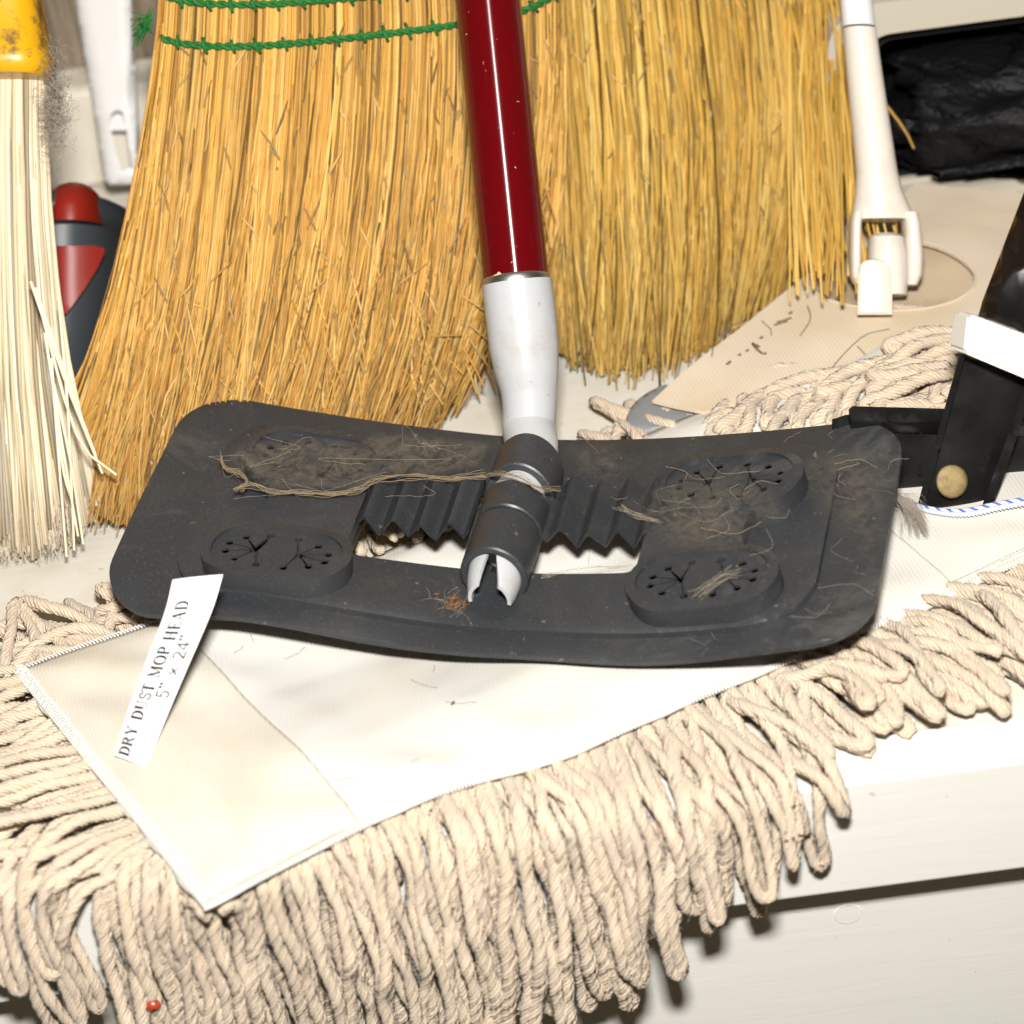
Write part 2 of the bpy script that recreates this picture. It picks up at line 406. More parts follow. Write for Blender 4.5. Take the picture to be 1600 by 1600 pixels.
def sheet(ss, tt, zf, th, mapf=None):
    S, T_ = np.meshgrid(ss, tt, indexing='ij'); XY = mop(S, T_); Z = zf(S, T_)
    top = np.concatenate([XY, Z[..., None]], -1); bot = top.copy(); bot[..., 2] -= th
    a, b = S.shape; V = np.vstack([top.reshape(-1, 3), bot.reshape(-1, 3)]); n = a*b
    i, j = np.meshgrid(np.arange(a-1), np.arange(b-1), indexing='ij')
    q = np.stack([i*b+j, (i+1)*b+j, (i+1)*b+j+1, i*b+j+1], -1).reshape(-1, 4)
    F = [q, q[:, ::-1]+n]
    bd = [i2*b for i2 in range(a)]+[(a-1)*b+j2 for j2 in range(1, b)]+[i2*b+b-1 for i2 in range(a-2, -1, -1)]+[j2 for j2 in range(b-2, 0, -1)]
    bd = np.array(bd); nx = np.roll(bd, -1)
    F.append(np.stack([bd, bd+n, nx+n, nx], -1))
    return V, np.vstack(F)

mop_root = thing('dust_mop', 'large white canvas dust mop with cream yarn fringe hanging over the bench edge', 'dust mop')
V, F = sheet(np.linspace(0.0, ML, 150), np.linspace(0, MW, 50), canvas_z, 0.0012)
# the front hem waves a little
h_ = wob(V[:, 0]*1.5, V[:, 1]*1.5, 1.7, 3)
V[:, 0] += h_*0.0012; V[:, 1] += h_*0.0022
mesh_obj('canvas', V, F, m_canvas, mop_root)
def patch_z(s, t): return canvas_z(s, t)+0.0014+0.0003*wob(s, t, 2.2, 5)+0.0003-0.0007*np.clip((s-0.044)/0.008, 0, 1)
V, F = sheet(np.linspace(0.0008, 0.052, 40), np.linspace(0.0012, MW-0.0012, 50), patch_z, 0.0010)
mesh_obj('end_pocket', V, F, m_patch, mop_root)
# inner padding so that nothing shows under the sheet
V, F = sheet(np.linspace(0.012, ML, 40), np.linspace(0.012, MW-0.012, 16), lambda s, t: canvas_z(s, t)-0.0022, 0.009)
mesh_obj('padding', V, F, m_canvas, mop_root)
# front pocket panel with the blue and white bound edge that holds the black frame
pk = [gp(x, y, 0.021)[:2] for x, y in ((1290, 742), (1395, 768), (1440, 785), (1500, 795), (1560, 789), (1640, 776), (1760, 752))]
pk = smoothpath(np.array([[*p, 0] for p in pk]), 90)[:, :2]
pkt = (pk-K0) @ mn_; pks = (pk-K0) @ me_+0.125*pkt
def tedge(s): return np.interp(s, pks, pkt)
S = np.linspace(pks[0], min(pks[-1], ML-0.002), 70); q = np.linspace(0, 1, 30)
SS, QQ = np.meshgrid(S, q, indexing='ij'); TT = 0.003+QQ*(tedge(SS)-0.003)
sm = np.clip((SS-pks[0])/0.03, 0, 1); sm = sm*sm*(3-2*sm)
ZZ = canvas_z(SS, TT)+0.0014+0.0045*sm*QQ**2*(1-0.0*QQ)+0.0008*wob(SS*1.3, TT*1.3, 1.5, 2)*sm
XY = mop(SS, TT); top = np.concatenate([XY, ZZ[..., None]], -1)
a, b = SS.shape; i, j = np.meshgrid(np.arange(a-1), np.arange(b-1), indexing='ij')
q4 = np.stack([i*b+j, (i+1)*b+j, (i+1)*b+j+1, i*b+j+1], -1).reshape(-1, 4)
Vp = np.vstack([top.reshape(-1, 3), top.reshape(-1, 3)-[0, 0, 0.001]]); Fp = np.vstack([q4, q4[:, ::-1]+a*b])
ed = np.array([i2*b+b-1 for i2 in range(a)]); Fp = np.vstack([Fp, np.stack([ed[:-1], ed[1:], ed[1:]+a*b, ed[:-1]+a*b], -1)])
mesh_obj('pocket_panel', Vp, Fp, m_canvas, mop_root)
E_ = top[:, -1]; L_ = np.concatenate([[0], np.cumsum(np.linalg.norm(np.diff(E_, axis=0), axis=1))])
def along(l): return np.stack([np.interp(l, L_, E_[:, k]) for k in range(3)], -1)
ls = np.arange(0.004, L_[-1]-0.004, 0.00125); FP = []; FC = []
for kk, l in enumerate(ls):
    p0 = along(l); p1 = along(l+0.0026); dn = np.array([*(-mn_), 0])
    for row in range(2):
        a0 = p0+dn*(0.0000+0.0021*row)+[0, 0, 0.0006]; b0 = p1+dn*(0.0021+0.0019*row)+[0, 0, 0.0006]
        m0 = (a0+b0)/2+[0, 0, 0.0006]
        FP.append(np.stack([a0, m0, b0])); FC.append((0.07, 0.14, 0.52) if (kk % 3 == 0 and row == 0) else (0.60, 0.63, 0.70))
V, F, C = fibres(np.array(FP), np.full((len(FP), 3), 0.00048), 5, np.array(FC))
mesh_obj('bound_edge', V, F, m_trim, mop_root, col=C, stuff=True)
# overlocked hem along the left end and the near corner
FP = []
for s0, t0, s1, t1 in ((0, 0, 0, MW), (0, 0, 0.30, 0), (0, MW, 0.05, MW)):
    n_ = int(math.hypot(s1-s0, t1-t0)/0.0011); dirv = np.array([s1-s0, t1-t0]); dirv /= np.linalg.norm(dirv)
    pv = np.array([-dirv[1], dirv[0]])*(1 if s0 == 0 and t1 == 0 else -1)
    if t0 == MW: pv = np.array([0, -1.0])
    wd = 0.0036 if s1 == 0 else 0.0020
    for f in np.linspace(0, 1, n_):
        s = s0+(s1-s0)*f; t = t0+(t1-t0)*f
        a0 = np.array([s, t])-pv*0.0005; b0 = a0+pv*(wd*rng.uniform(0.92, 1.08))+dirv*0.0011; mm = (a0+b0)/2
        row = []
        for qq, dz in ((a0, -0.0004), (mm, 0.0011), (b0, 0.0003)):
            qs = np.clip(qq, 0, None); xy = mop(qq[0], qq[1]); z = canvas_z(np.array(qs[0]), np.array(min(qs[1], MW)))
            row.append([*xy, float(z)+dz+(0.0013 if s1 == 0 or t0 == MW else 0.0)])
        FP.append(row)
V, F, C = fibres(np.array(FP), np.full((len(FP), 3), 0.00042), 4)
mesh_obj('hem_stitching', V, F, m_hem, mop_root, stuff=True)

# yarn ------------------------------------------------------------
def drape(p0, head, length, zrest, off, wander=0.5, step=0.0016, stiff=0.22):
    """centre line of a strand lying on the bench and hanging over its edge"""
    p = np.array(p0, float); ang = math.atan2(head[1], head[0]); pit = -0.05; out = [p.copy()]; n = int(length/step)
    w1 = rng.normal()*wander; ph = rng.uniform(0, 6); sway = rng.normal()*0.10; hang = False
    for i in range(n):
        f = i/n
        a2 = ang+w1*f*0.5+0.16*math.sin(ph+f*7)*wander
        if p[1] < YF-0.002: hang = True
        if hang:
            pit += stiff*(-1.53+0.10*math.sin(ph+f*9)-pit)
        else:
            tz = zrest+0.0015*math.sin(ph+f*11)
            tp = np.clip((tz-p[2])/0.011, -0.75, 0.5)
            pit += 0.22*(tp-pit)
        d = np.array([math.cos(a2)*math.cos(pit), math.sin(a2)*math.cos(pit), math.sin(pit)])
        if hang:
            d[0] += sway*0.6*math.sin(ph*0.5+f*4)*max(0, -math.sin(pit))
            lim = YF-off
            if p[1]+d[1]*step < lim: d[1] = (lim-p[1])/step*0.35
            if p[1] > lim and p[2] < -0.004: d[1] = min(d[1], -0.25)
            d /= np.linalg.norm(d)
        p = p+d*step
        if not hang: p[2] = max(p[2], 0.0022)
        out.append(p.copy())
    return np.array(out)
def yarn_mesh(P, r, turns):
    n = len(P); seg = np.concatenate([[0], np.cumsum(np.linalg.norm(np.diff(P, axis=0), axis=1))])
    turn = seg/0.0145*2*math.pi*turns
    rad = r*(1+0.07*np.sin(seg*230+rng.uniform(0, 6))+0.05*np.sin(seg*520+rng.uniform(0, 6)))
    rad[0] *= 0.6; rad[-1] *= 0.6
    V, F = tube(P, rad, 12, amp=0.16, lobes=3, turn=turn)
    th = np.tile(np.arange(12)/12, n)
    uv = np.zeros((len(V), 3)); uv[:12*n, 0] = np.cos(th*2*math.pi); uv[:12*n, 1] = np.sin(th*2*math.pi); uv[:12*n, 2] = np.repeat(seg, 12); uv[12*n:] = uv[0]
    return V, F, uv
fuzz_pts = []
def add_fuzz(P, r, n):
    for k in range(n):
        i = rng.integers(2, len(P)-2); d = rng.normal(size=3); d /= np.linalg.norm(d)
        if d @ cf > 0: d = -d
        t = P[i+1]-P[i]; t /= np.linalg.norm(t)+1e-9
        c = rng.normal(size=3)*0.6
        d = d-t*(d @ t)*0.3; a = P[i]+d*r*0.8; L = rng.uniform(0.0012, 0.004)
        fuzz_pts.append(np.stack([a, a+(d*0.5+t*0.5*rng.choice((-1, 1)))*L*0.5+c*L*0.1, a+(d*0.45+t*rng.choice((-1, 1))*0.8+c*0.5)*L]))
def loop_strand(root, p0, head, length, zrest, off, half, phi, phi_t, r, wander=0.5, fz=10, name='yarn_strand', jit=1.0):
    c = drape(p0, head, length, zrest, off, wander)
    n = len(c); T, N, B = frames(c); f = np.linspace(0, 1, n)
    lat = np.cross(T, np.array([0, -0.55, 0.83])); lat /= np.linalg.norm(lat, axis=1)[:, None]+1e-9
    nrm = np.cross(lat, T)
    # two legs: half width narrows by the root, closes round at the tip
    tip = np.clip((1-f)*length/ (half*1.25), 0, 1); wd = half*np.sqrt(np.clip(1-(1-tip)**2, 0, 1))*(0.75+0.35*np.sin(f*5+phi))
    wd = np.maximum(wd, 0)
    an = phi+phi_t*f
    offv = wd[:, None]*(np.cos(an)[:, None]*lat+np.sin(an)[:, None]*nrm*0.7)
    A = c+offv; Bq = c-offv
    P = np.vstack([A, Bq[::-1][1:]])
    sl = np.concatenate([[0], np.cumsum(np.linalg.norm(np.diff(P, axis=0), axis=1))]); env = np.clip(sl/0.02, 0, 1)*np.clip((sl[-1]-sl)/0.02, 0, 1)
    for kx in range(3):
        P[:, kx] += env*(0.0011*np.sin(sl*rng.uniform(60, 140)+rng.uniform(0, 6))+0.00025*np.sin(sl*rng.uniform(200, 340)+rng.uniform(0, 6)))*(1.0 if kx != 1 else 0.7)*jit
    # keep off the bench and the front board
    on = P[:, 1] > YF-0.001
    P[on, 2] = np.maximum(P[on, 2], r*0.95)
    hang = ~on & (P[:, 2] < 0.002)
    P[hang, 1] = np.minimum(P[hang, 1], YF-r*0.95)
    # even out
    seg = np.concatenate([[0], np.cumsum(np.linalg.norm(np.diff(P, axis=0), axis=1))]); m = max(20, int(seg[-1]/0.0017))
    l = np.linspace(0, seg[-1], m); P = np.stack([np.interp(l, seg, P[:, k]) for k in range(3)], -1)
    for _ in range(2): P[1:-1] = (P[:-2]+2*P[1:-1]+P[2:])/4
    V, F, uv = yarn_mesh(P, r, 1)
    add_fuzz(P, r, fz)
    return mesh_obj(name, V, F, m_yarn, root, uv=uv)

def rot2(v, a): return np.array([v[0]*math.cos(a)-v[1]*math.sin(a), v[0]*math.sin(a)+v[1]*math.cos(a)])
# front fringe: lower layer, then upper layer
for layer, (n_, zr, of) in enumerate(((52, ((0.0023, 0.003), (0.0048, 0.0058)), ((0.0024, 0.003), (0.0055, 0.007))), (74, ((0.0066, 0.008), (0.0092, 0.0105)), ((0.0095, 0.0115), (0.0140, 0.0185))))):
    for k in range(n_):
        s = 0.004+(k+rng.uniform(-0.3, 0.3))/n_*0.355; zup = 0.004*float(np.clip((s-0.18)/0.03, 0, 1))
        xy = mop(s, 0.004); z = float(canvas_z(np.array(s), np.array(0.004)))
        a = rng.normal()*0.13-0.16
        if s < 0.03: a -= (0.03-s)/0.03*0.7
        if s > 0.15: a += 0.45*min(1, (s-0.15)/0.06)+rng.normal()*0.08
        hd = rot2(-mn_, a)
        L = float(np.interp(s, [0, 0.08, 0.14, 0.18], [0.108, 0.102, 0.088, 0.070]))+rng.normal()*0.006
        if 0.176 < s: L = float(np.interp(s, [0.176, 0.25, 0.35], [0.042, 0.058, 0.082]))*rng.uniform(0.84, 1.06)
        tw = rng.normal()*0.35 if rng.random() < 0.75 else rng.normal()*3.0
        loop_strand(mop_root, [*xy, z-0.0048-0.0022*(1-layer)-0.0006*(k % 2)], hd, L, rng.uniform(*zr[k % 2])+zup*rng.uniform(0, 1.2), rng.uniform(*of[k % 2]), rng.uniform(0.0027, 0.0046),
                    rng.normal()*0.25, tw, rng.uniform(0.0020, 0.0027), 0.36, 45 if layer else 12)
# a third layer plumps out the roll that lies on the bench at the right
for k in range(24):
    s = 0.188+(k+rng.uniform(-0.4, 0.4))/24*0.17
    xy = mop(s, 0.004); hd = rot2(-mn_, 0.25+rng.normal()*0.22)
    loop_strand(mop_root, [*xy, 0.0100], hd, float(np.interp(s, [0.19, 0.25, 0.35], [0.040, 0.052, 0.074]))*rng.uniform(0.8, 1.05), rng.uniform(0.012, 0.019), 0.012, rng.uniform(0.0024, 0.005),
                rng.normal()*0.3, rng.normal()*1.2, rng.uniform(0.0020, 0.0026), 0.5, 30)
# left end fringe
for layer, (n_, zr) in enumerate(((20, (0.003, 0.006)), (26, (0.006, 0.014)))):
    for k in range(n_):
        t = 0.003+(k+rng.uniform(-0.3, 0.3))/n_*0.121
        xy = mop(0.003, t); z = float(canvas_z(np.array(0.003), np.array(t)))
        hd = rot2(-me_, rng.normal()*0.22+0.10+(0.55*(1-t/0.03) if t < 0.03 else 0))
        loop_strand(mop_root, [*xy, z-0.0048-0.002*(1-layer)], hd, rng.uniform(0.07, 0.10), rng.uniform(*zr), rng.uniform(0.004, 0.015), rng.uniform(0.003, 0.006),
                    rng.uniform(-0.5, 0.5), rng.normal()*1.4, rng.uniform(0.0019, 0.0023), 1.0, 10)
# the near corner: strands that drop straight over the edge of the bench
for k in range(20):
    t = 0.001+(k+rng.uniform(-0.4, 0.4))/20*0.044; t = max(0.001, t)
    xy = mop(0.003, t); z = float(canvas_z(np.array(0.003), np.array(t)))
    hd = rot2(-me_, float(np.interp(t, [0, 0.05], [1.20, 0.85]))+rng.normal()*0.16)
    loop_strand(mop_root, [*xy, z-0.0050], hd, rng.uniform(0.085, 0.118), rng.uniform(0.003, 0.011), rng.uniform(0.003, 0.017), rng.uniform(0.0026, 0.0046),
                rng.normal()*0.3, rng.normal()*0.8, rng.uniform(0.0020, 0.0026), 0.5, 25)
# back fringe by the left corner
for k in range(26):
    s = 0.001+(k+rng.uniform(-0.4, 0.4))/26*0.075
    xy = mop(s, MW-0.004); z = float(canvas_z(np.array(s), np.array(MW-0.004)))
    hd = rot2(mn_, rng.normal()*0.35+0.45)
    loop_strand(mop_root, [*xy, z-0.004], hd, rng.uniform(0.030, 0.047), rng.uniform(0.004, 0.013), 0.01, rng.uniform(0.003, 0.006),
                rng.uniform(-0.6, 0.6), rng.normal()*1.5, rng.uniform(0.0019, 0.0023), 1.3, 8)
for k in range(22):
    s = 0.076+(k+rng.uniform(-0.4, 0.4))/22*0.155
    xy = mop(s, MW-0.004)
    loop_strand(mop_root, [*xy, 0.0105], rot2(mn_, rng.normal()*0.3), rng.uniform(0.016, 0.026), rng.uniform(0.003, 0.010), 0.01, rng.uniform(0.003, 0.005),
                rng.uniform(-0.6, 0.6), rng.normal()*1.2, rng.uniform(0.0019, 0.0023), 0.8, 3)
# a few back strands tucked behind the sweeper head
for k in range(12):
    s = 0.235+(k+rng.uniform(-0.4, 0.4))/12*0.12
    xy = mop(s, MW-0.004)
    hd = rot2(mn_, rng.normal()*0.3+0.5)
    loop_strand(mop_root, [*xy, 0.010], hd, rng.uniform(0.03, 0.042), rng.uniform(0.004, 0.010), 0.01, rng.uniform(0.003, 0.005),
                rng.uniform(-0.6, 0.6), rng.normal()*1.2, rng.uniform(0.0019, 0.0023), 0.8, 4)
fz = np.array(fuzz_pts)
V, F, C = fibres(fz, np.repeat(np.array([[0.000045, 0.00004, 0.00002]]), len(fz), 0), 3)
mesh_obj('yarn_fuzz', V, F, m_fuzz, mop_root, stuff=True)

# short dark hairs and lint on the cloth
FP = []
for k in range(26):
    s, t = rng.uniform(0.01, 0.26), rng.uniform(0.006, 0.10); L = rng.uniform(0.003, 0.011); an = rng.uniform(0, 6.28); row = []
    for q in range(6):
        xy = mop(s, t); row.append([*xy, float(canvas_z(np.array(s), np.array(t)))+0.0013]); an += rng.normal()*0.25; s += math.cos(an)*L/5; t = float(np.clip(t+math.sin(an)*L/5, 0.003, 0.12))
    FP.append(row)
V, F, C = fibres(np.array(FP), np.full((26, 6), 0.000055), 3); mesh_obj('lint_hairs', V, F, m_lint, mop_root, stuff=True)
# sewn-in paper label, standing up from the end pocket
lab_root = gp(200, 1186, float(canvas_z(np.array(0.02), np.array(0.06)))+0.002)
cpx = [(200, 1188, 0.0), (219, 1135, 0.005), (250, 1058, 0.016), (290, 962, 0.031), (308, 901, 0.039)]
z0_ = lab_root[2]
cl = smoothpath(np.array([gp(x, y, z0_+h) for x, y, h in cpx]), 60)
lw = np.interp(np.linspace(0, 1, 60), [0, 0.4, 1], [0.0062, 0.0066, 0.0076])
wdir = np.array([gp(345, 898, z0_+0.040)-gp(268, 906, z0_+0.040), gp(228, 1196, z0_)-gp(165, 1172, z0_)])
wdir /= np.linalg.norm(wdir, axis=1)[:, None]
f60 = np.linspace(0, 1, 60)[:, None]; wv_ = wdir[1]*(1-f60)+wdir[0]*f60
wv_ /= np.linalg.norm(wv_, axis=1)[:, None]
lt = np.gradient(cl, axis=0); lt /= np.linalg.norm(lt, axis=1)[:, None]
ln = np.cross(wv_, lt); ln /= np.linalg.norm(ln, axis=1)[:, None]
if ln[30] @ cf > 0: ln = -ln
ll = np.concatenate([[0], np.cumsum(np.linalg.norm(np.diff(cl, axis=0), axis=1))]); LL = ll[-1]
def lab(x, y, h=0.0):                 # x along 0..LL, y across (+ towards the right edge in the photo)
    i = np.interp(x, ll, np.arange(60)); i0 = np.clip(i.astype(int), 0, 58); f = (i-i0)[:, None]
    c = cl[i0]*(1-f)+cl[i0+1]*f; wv = wv_[i0]*(1-f)+wv_[i0+1]*f; nn = ln[i0]*(1-f)+ln[i0+1]*f
    hw = np.interp(x, ll, lw)
    return c+wv*y[:, None]+nn*(h-0.0012*(y/hw)**2)[:, None]
gx, gy = np.meshgrid(np.linspace(0, LL, 60), np.linspace(-1, 1, 9), indexing='ij')
hw = np.interp(gx, ll, lw); topL = lab(gx.ravel(), (gy*hw).ravel()); botL = lab(gx.ravel(), (gy*hw).ravel(), -0.00018)
i, j = np.meshgrid(np.arange(59), np.arange(8), indexing='ij'); q4 = np.stack([i*9+j, (i+1)*9+j, (i+1)*9+j+1, i*9+j+1], -1).reshape(-1, 4)
labo = mesh_obj('sewn_label', np.vstack([topL, botL]), np.vstack([q4, q4[:, ::-1]+540]), m_paper, mop_root)
labo['label'] = 'white paper size label standing up from the mop corner'
# serif lettering from strokes: (points, width) in a 1-high box
TK, TN = 0.20, 0.075
def arc(cx, cy, rx, ry, a0, a1, n=14): return [(cx+rx*math.cos(R(a0+(a1-a0)*i/n)), cy+ry*math.sin(R(a0+(a1-a0)*i/n))) for i in range(n+1)]
def vs_(x): return [([(x, 0), (x, 1)], TK), ([(x-0.16, 0.025), (x+0.16, 0.025)], TN), ([(x-0.16, 0.975), (x+0.16, 0.975)], TN)]
GL = {
 'D': (0.85, vs_(0.18)+[([(0.18, 0.975)]+arc(0.36, 0.5, 0.36, 0.475, 90, -90)+[(0.18, 0.025)], 'c')]),
 'R': (0.88, vs_(0.18)+[([(0.18, 0.975)]+arc(0.38, 0.74, 0.24, 0.235, 90, -90)+[(0.18, 0.505)], 'c'), ([(0.42, 0.5), (0.74, 0.02)], 0.15), ([(0.66, 0.025), (0.88, 0.025)], TN)]),
 'Y': (0.86, [([(0.43, 0), (0.43, 0.45)], TK), ([(0.27, 0.025), (0.59, 0.025)], TN), ([(0.12, 1), (0.43, 0.42)], 0.15), ([(0.74, 1), (0.44, 0.44)], 0.06), ([(0, 0.975), (0.28, 0.975)], TN), ([(0.60, 0.975), (0.86, 0.975)], TN)]),
 'U': (0.88, [([(0.18, 1), (0.18, 0.3)], TK), ([(0.18, 0.32)]+arc(0.42, 0.28, 0.24, 0.25, 180, 360)+[(0.67, 1)], 0.07), ([(0.02, 0.975), (0.36, 0.975)], TN), ([(0.54, 0.975), (0.82, 0.975)], TN)]),
 'S': (0.64, [(arc(0.32, 0.73, 0.22, 0.235, 20, 245, 16)+arc(0.32, 0.265, 0.24, 0.24, 75, -160, 16), 0.115), ([(0.53, 0.68), (0.53, 0.98)], TN), ([(0.09, 0.02), (0.09, 0.32)], TN)]),
 'T': (0.78, [([(0.39, 0), (0.39, 0.98)], TK), ([(0.23, 0.025), (0.55, 0.025)], TN), ([(0.03, 0.97), (0.75, 0.97)], TN+0.01), ([(0.05, 0.72), (0.05, 0.98)], TN), ([(0.73, 0.72), (0.73, 0.98)], TN)]),
 'M': (1.10, [([(0.17, 0), (0.17, 1)], 0.06), ([(0.17, 1), (0.52, 0.05)], 0.16), ([(0.52, 0.03), (0.86, 1)], 0.06), ([(0.88, 0), (0.88, 1)], TK), ([(0.03, 0.025), (0.31, 0.025)], TN), ([(0.72, 0.025), (1.04, 0.025)], TN), ([(0.02, 0.975), (0.2, 0.975)], TN), ([(0.86, 0.975), (1.04, 0.975)], TN)]),
 'O': (0.90, [(arc(0.43, 0.5, 0.36, 0.475, 0, 360, 30), 'o')]),
 'P': (0.74, vs_(0.18)+[([(0.18, 0.975)]+arc(0.36, 0.72, 0.27, 0.255, 90, -90)+[(0.18, 0.465)], 'c')]),
 'H': (0.94, vs_(0.18)+vs_(0.72)+[([(0.18, 0.51), (0.72, 0.51)], TN)]),
 'E': (0.76, vs_(0.18)+[([(0.1, 0.97), (0.66, 0.97)], TN), ([(0.1, 0.03), (0.68, 0.03)], TN), ([(0.18, 0.51), (0.5, 0.51)], TN), ([(0.65, 0.74), (0.65, 0.98)], TN), ([(0.67, 0.02), (0.67, 0.28)], TN), ([(0.5, 0.4), (0.5, 0.62)], TN)]),
 'A': (0.90, [([(0.40, 1), (0.12, 0.02)], 0.06), ([(0.41, 1), (0.70, 0.02)], TK), ([(0.22, 0.33), (0.60, 0.33)], TN), ([(0, 0.025), (0.26, 0.025)], TN), ([(0.54, 0.025), (0.88, 0.025)], TN)]),
 '5': (0.70, [([(0.16, 0.97), (0.58, 0.97)], 0.13), ([(0.17, 0.98), (0.13, 0.5)], 0.10), ([(0.12, 0.54)]+arc(0.31, 0.32, 0.26, 0.28, 110, -150, 16), 0.12)]),
 '2': (0.70, [(arc(0.33, 0.70, 0.23, 0.25, 165, -25, 14)+[(0.08, 0.05)], 0.12), ([(0.06, 0.05), (0.62, 0.05)], 0.13)]),
 '4': (0.72, [([(0.48, 0), (0.48, 0.98)], 0.13), ([(0.47, 0.98), (0.05, 0.30)], 0.08), ([(0.03, 0.29), (0.66, 0.29)], 0.10)]),
 'x': (0.80, [([(0.12, 0.10), (0.66, 0.64)], 0.12), ([(0.66, 0.10), (0.12, 0.64)], 0.12)]),
 '"': (0.52, [([(0.12, 1.04), (0.12, 0.80)], 0.19), ([(0.40, 1.04), (0.40, 0.80)], 0.19)]),
 ' ': (0.5, [])}
def text_on_label(txt, x0, yb, h, sx):
    V = []; F = []; x = x0
    for ch in txt:
        adv, strokes = GL[ch]
        for pts, wd in strokes:
            P = np.array(pts, float)
            if len(P) == 2: P = np.array([P[0]*(1-f)+P[1]*f for f in np.linspace(0, 1, 5)])
            t = np.gradient(P, axis=0); t /= np.linalg.norm(t, axis=1)[:, None]+1e-9; nn = np.stack([-t[:, 1], t[:, 0]], -1)
            if wd == 'c': w_ = TN+(TK-TN)*np.abs(t[:, 1])
            elif wd == 'o': w_ = TN+(TK-TN)*np.abs(t[:, 1])**1.3
            else: w_ = np.full(len(P), wd)
            for sgn in (1, -1):
                for p, n2, ww in zip(P, nn, w_):
                    q = p+n2*sgn*ww/2; V.append((x+q[0]*h*sx, yb-q[1]*h))
            m = len(P); b = len(V)-2*m
            F += [(b+i, b+i+1, b+m+i+1, b+m+i) for i in range(m-1)]
        x += adv*h*sx*1.06
    V = np.array(V); return lab(V[:, 0], V[:, 1], 0.00032), F
def text_width(txt): return sum(GL[c][0] for c in txt)*1.06
L1 = 'DRY DUST MOP HEAD'; h1 = 0.0040; sx1 = (LL*0.865)/(text_width(L1)*h1)
L2 = '5" x 24"'; h2 = 0.0038; sx2 = sx1*1.15
V, F = join([text_on_label(L1, LL*0.015, -0.0002, h1, sx1), text_on_label(L2, LL*0.345, 0.0049, h2, sx2)])
mesh_obj('printed_text', V, F, m_ink, labo, smooth=False)

# ------------------------------------------------------------------ flat sweeper with red pole
SP = dict(cx=-0.0023, cy=-0.018, z0=0.0222, yaw=-0.3025, tilt=0.0336, al=0.0139, ar=0.0183)
def plate0(u, v):
    s, c = math.sin(SP['yaw']), math.cos(SP['yaw']); y = v*math.cos(SP['tilt'])
    a = np.where(u < 0, SP['al'], SP['ar'])
    z = SP['z0']+v*math.sin(SP['tilt'])+a*(np.abs(u)/0.125)**1.6
    fv = np.clip((-v-0.015)/0.035, 0, 1)
    z = z+fv*(0.0042*np.exp(-((u+0.045)/0.045)**2)-0.0022*np.clip((-u-0.075)/0.03, 0, 1))
    # the soft rim ripples a little along the front
    z = z+0.0012*np.sin(u*70+0.6)*np.clip((-v-0.040)/0.012, 0, 1)
    return np.stack([SP['cx']+u*c-y*s, SP['cy']+u*s+y*c, z], -1)
def plate(u, v, h=0.0):
    u = np.asarray(u, float); v = np.asarray(v, float); e = 0.0005
    P = plate0(u, v); N = np.cross(plate0(u+e, v)-plate0(u-e, v), plate0(u, v+e)-plate0(u, v-e))
    N /= np.linalg.norm(N, axis=-1)[..., None]
    return P+N*np.asarray(h, float)[..., None]
def pmap(u, v, h): return plate(u, v, h)
sw = thing('flat_sweeper', 'dark grey flat sweeper head with red pole and white socket lying on the mop', 'sweeper mop')
hole = rrect(-0.049, 0.046, -0.0185, 0.024, 0.004, 4)
def dense(poly, d=0.004):
    o = []
    for a, b in zip(poly, poly[1:]+poly[:1]):
        n = max(1, int(math.hypot(b[0]-a[0], b[1]-a[1])/d))
        o += [(a[0]+(b[0]-a[0])*i/n, a[1]+(b[1]-a[1])*i/n) for i in range(n)]
    return o
def edge_round(outl, r, top):            # top height falls off close to the outline
    O = np.array(outl)
    def f(V):
        d = np.sqrt(((V[:, None]-O[None])**2).sum(-1)).min(1)
        return top-np.where(d < 1e-6, r, 0)
    return f
oo = dense(rrect(-0.1215, 0.1215, -0.0535, 0.0530, 0.0205, 10), 0.003)
V, F = slab(oo, [dense(hole)], 0.0035, edge_round(oo, 0.0005, 0.0), -0.0022, pmap)
flatshade(mesh_obj('base_plate', V, F, m_rub, sw), 40)
pf = dense(rrect(-0.1015, 0.1030, -0.0445, 0.0420, 0.020, 8), 0.003)
V, F = slab(pf, [dense(rrect(-0.0485, 0.0455, -0.0180, 0.0235, 0.004, 4))], 0.0035, edge_round(pf, 0.0007, 0.0030), -0.0004, pmap)
flatshade(mesh_obj('raised_step', V, F, m_rub, sw), 40)
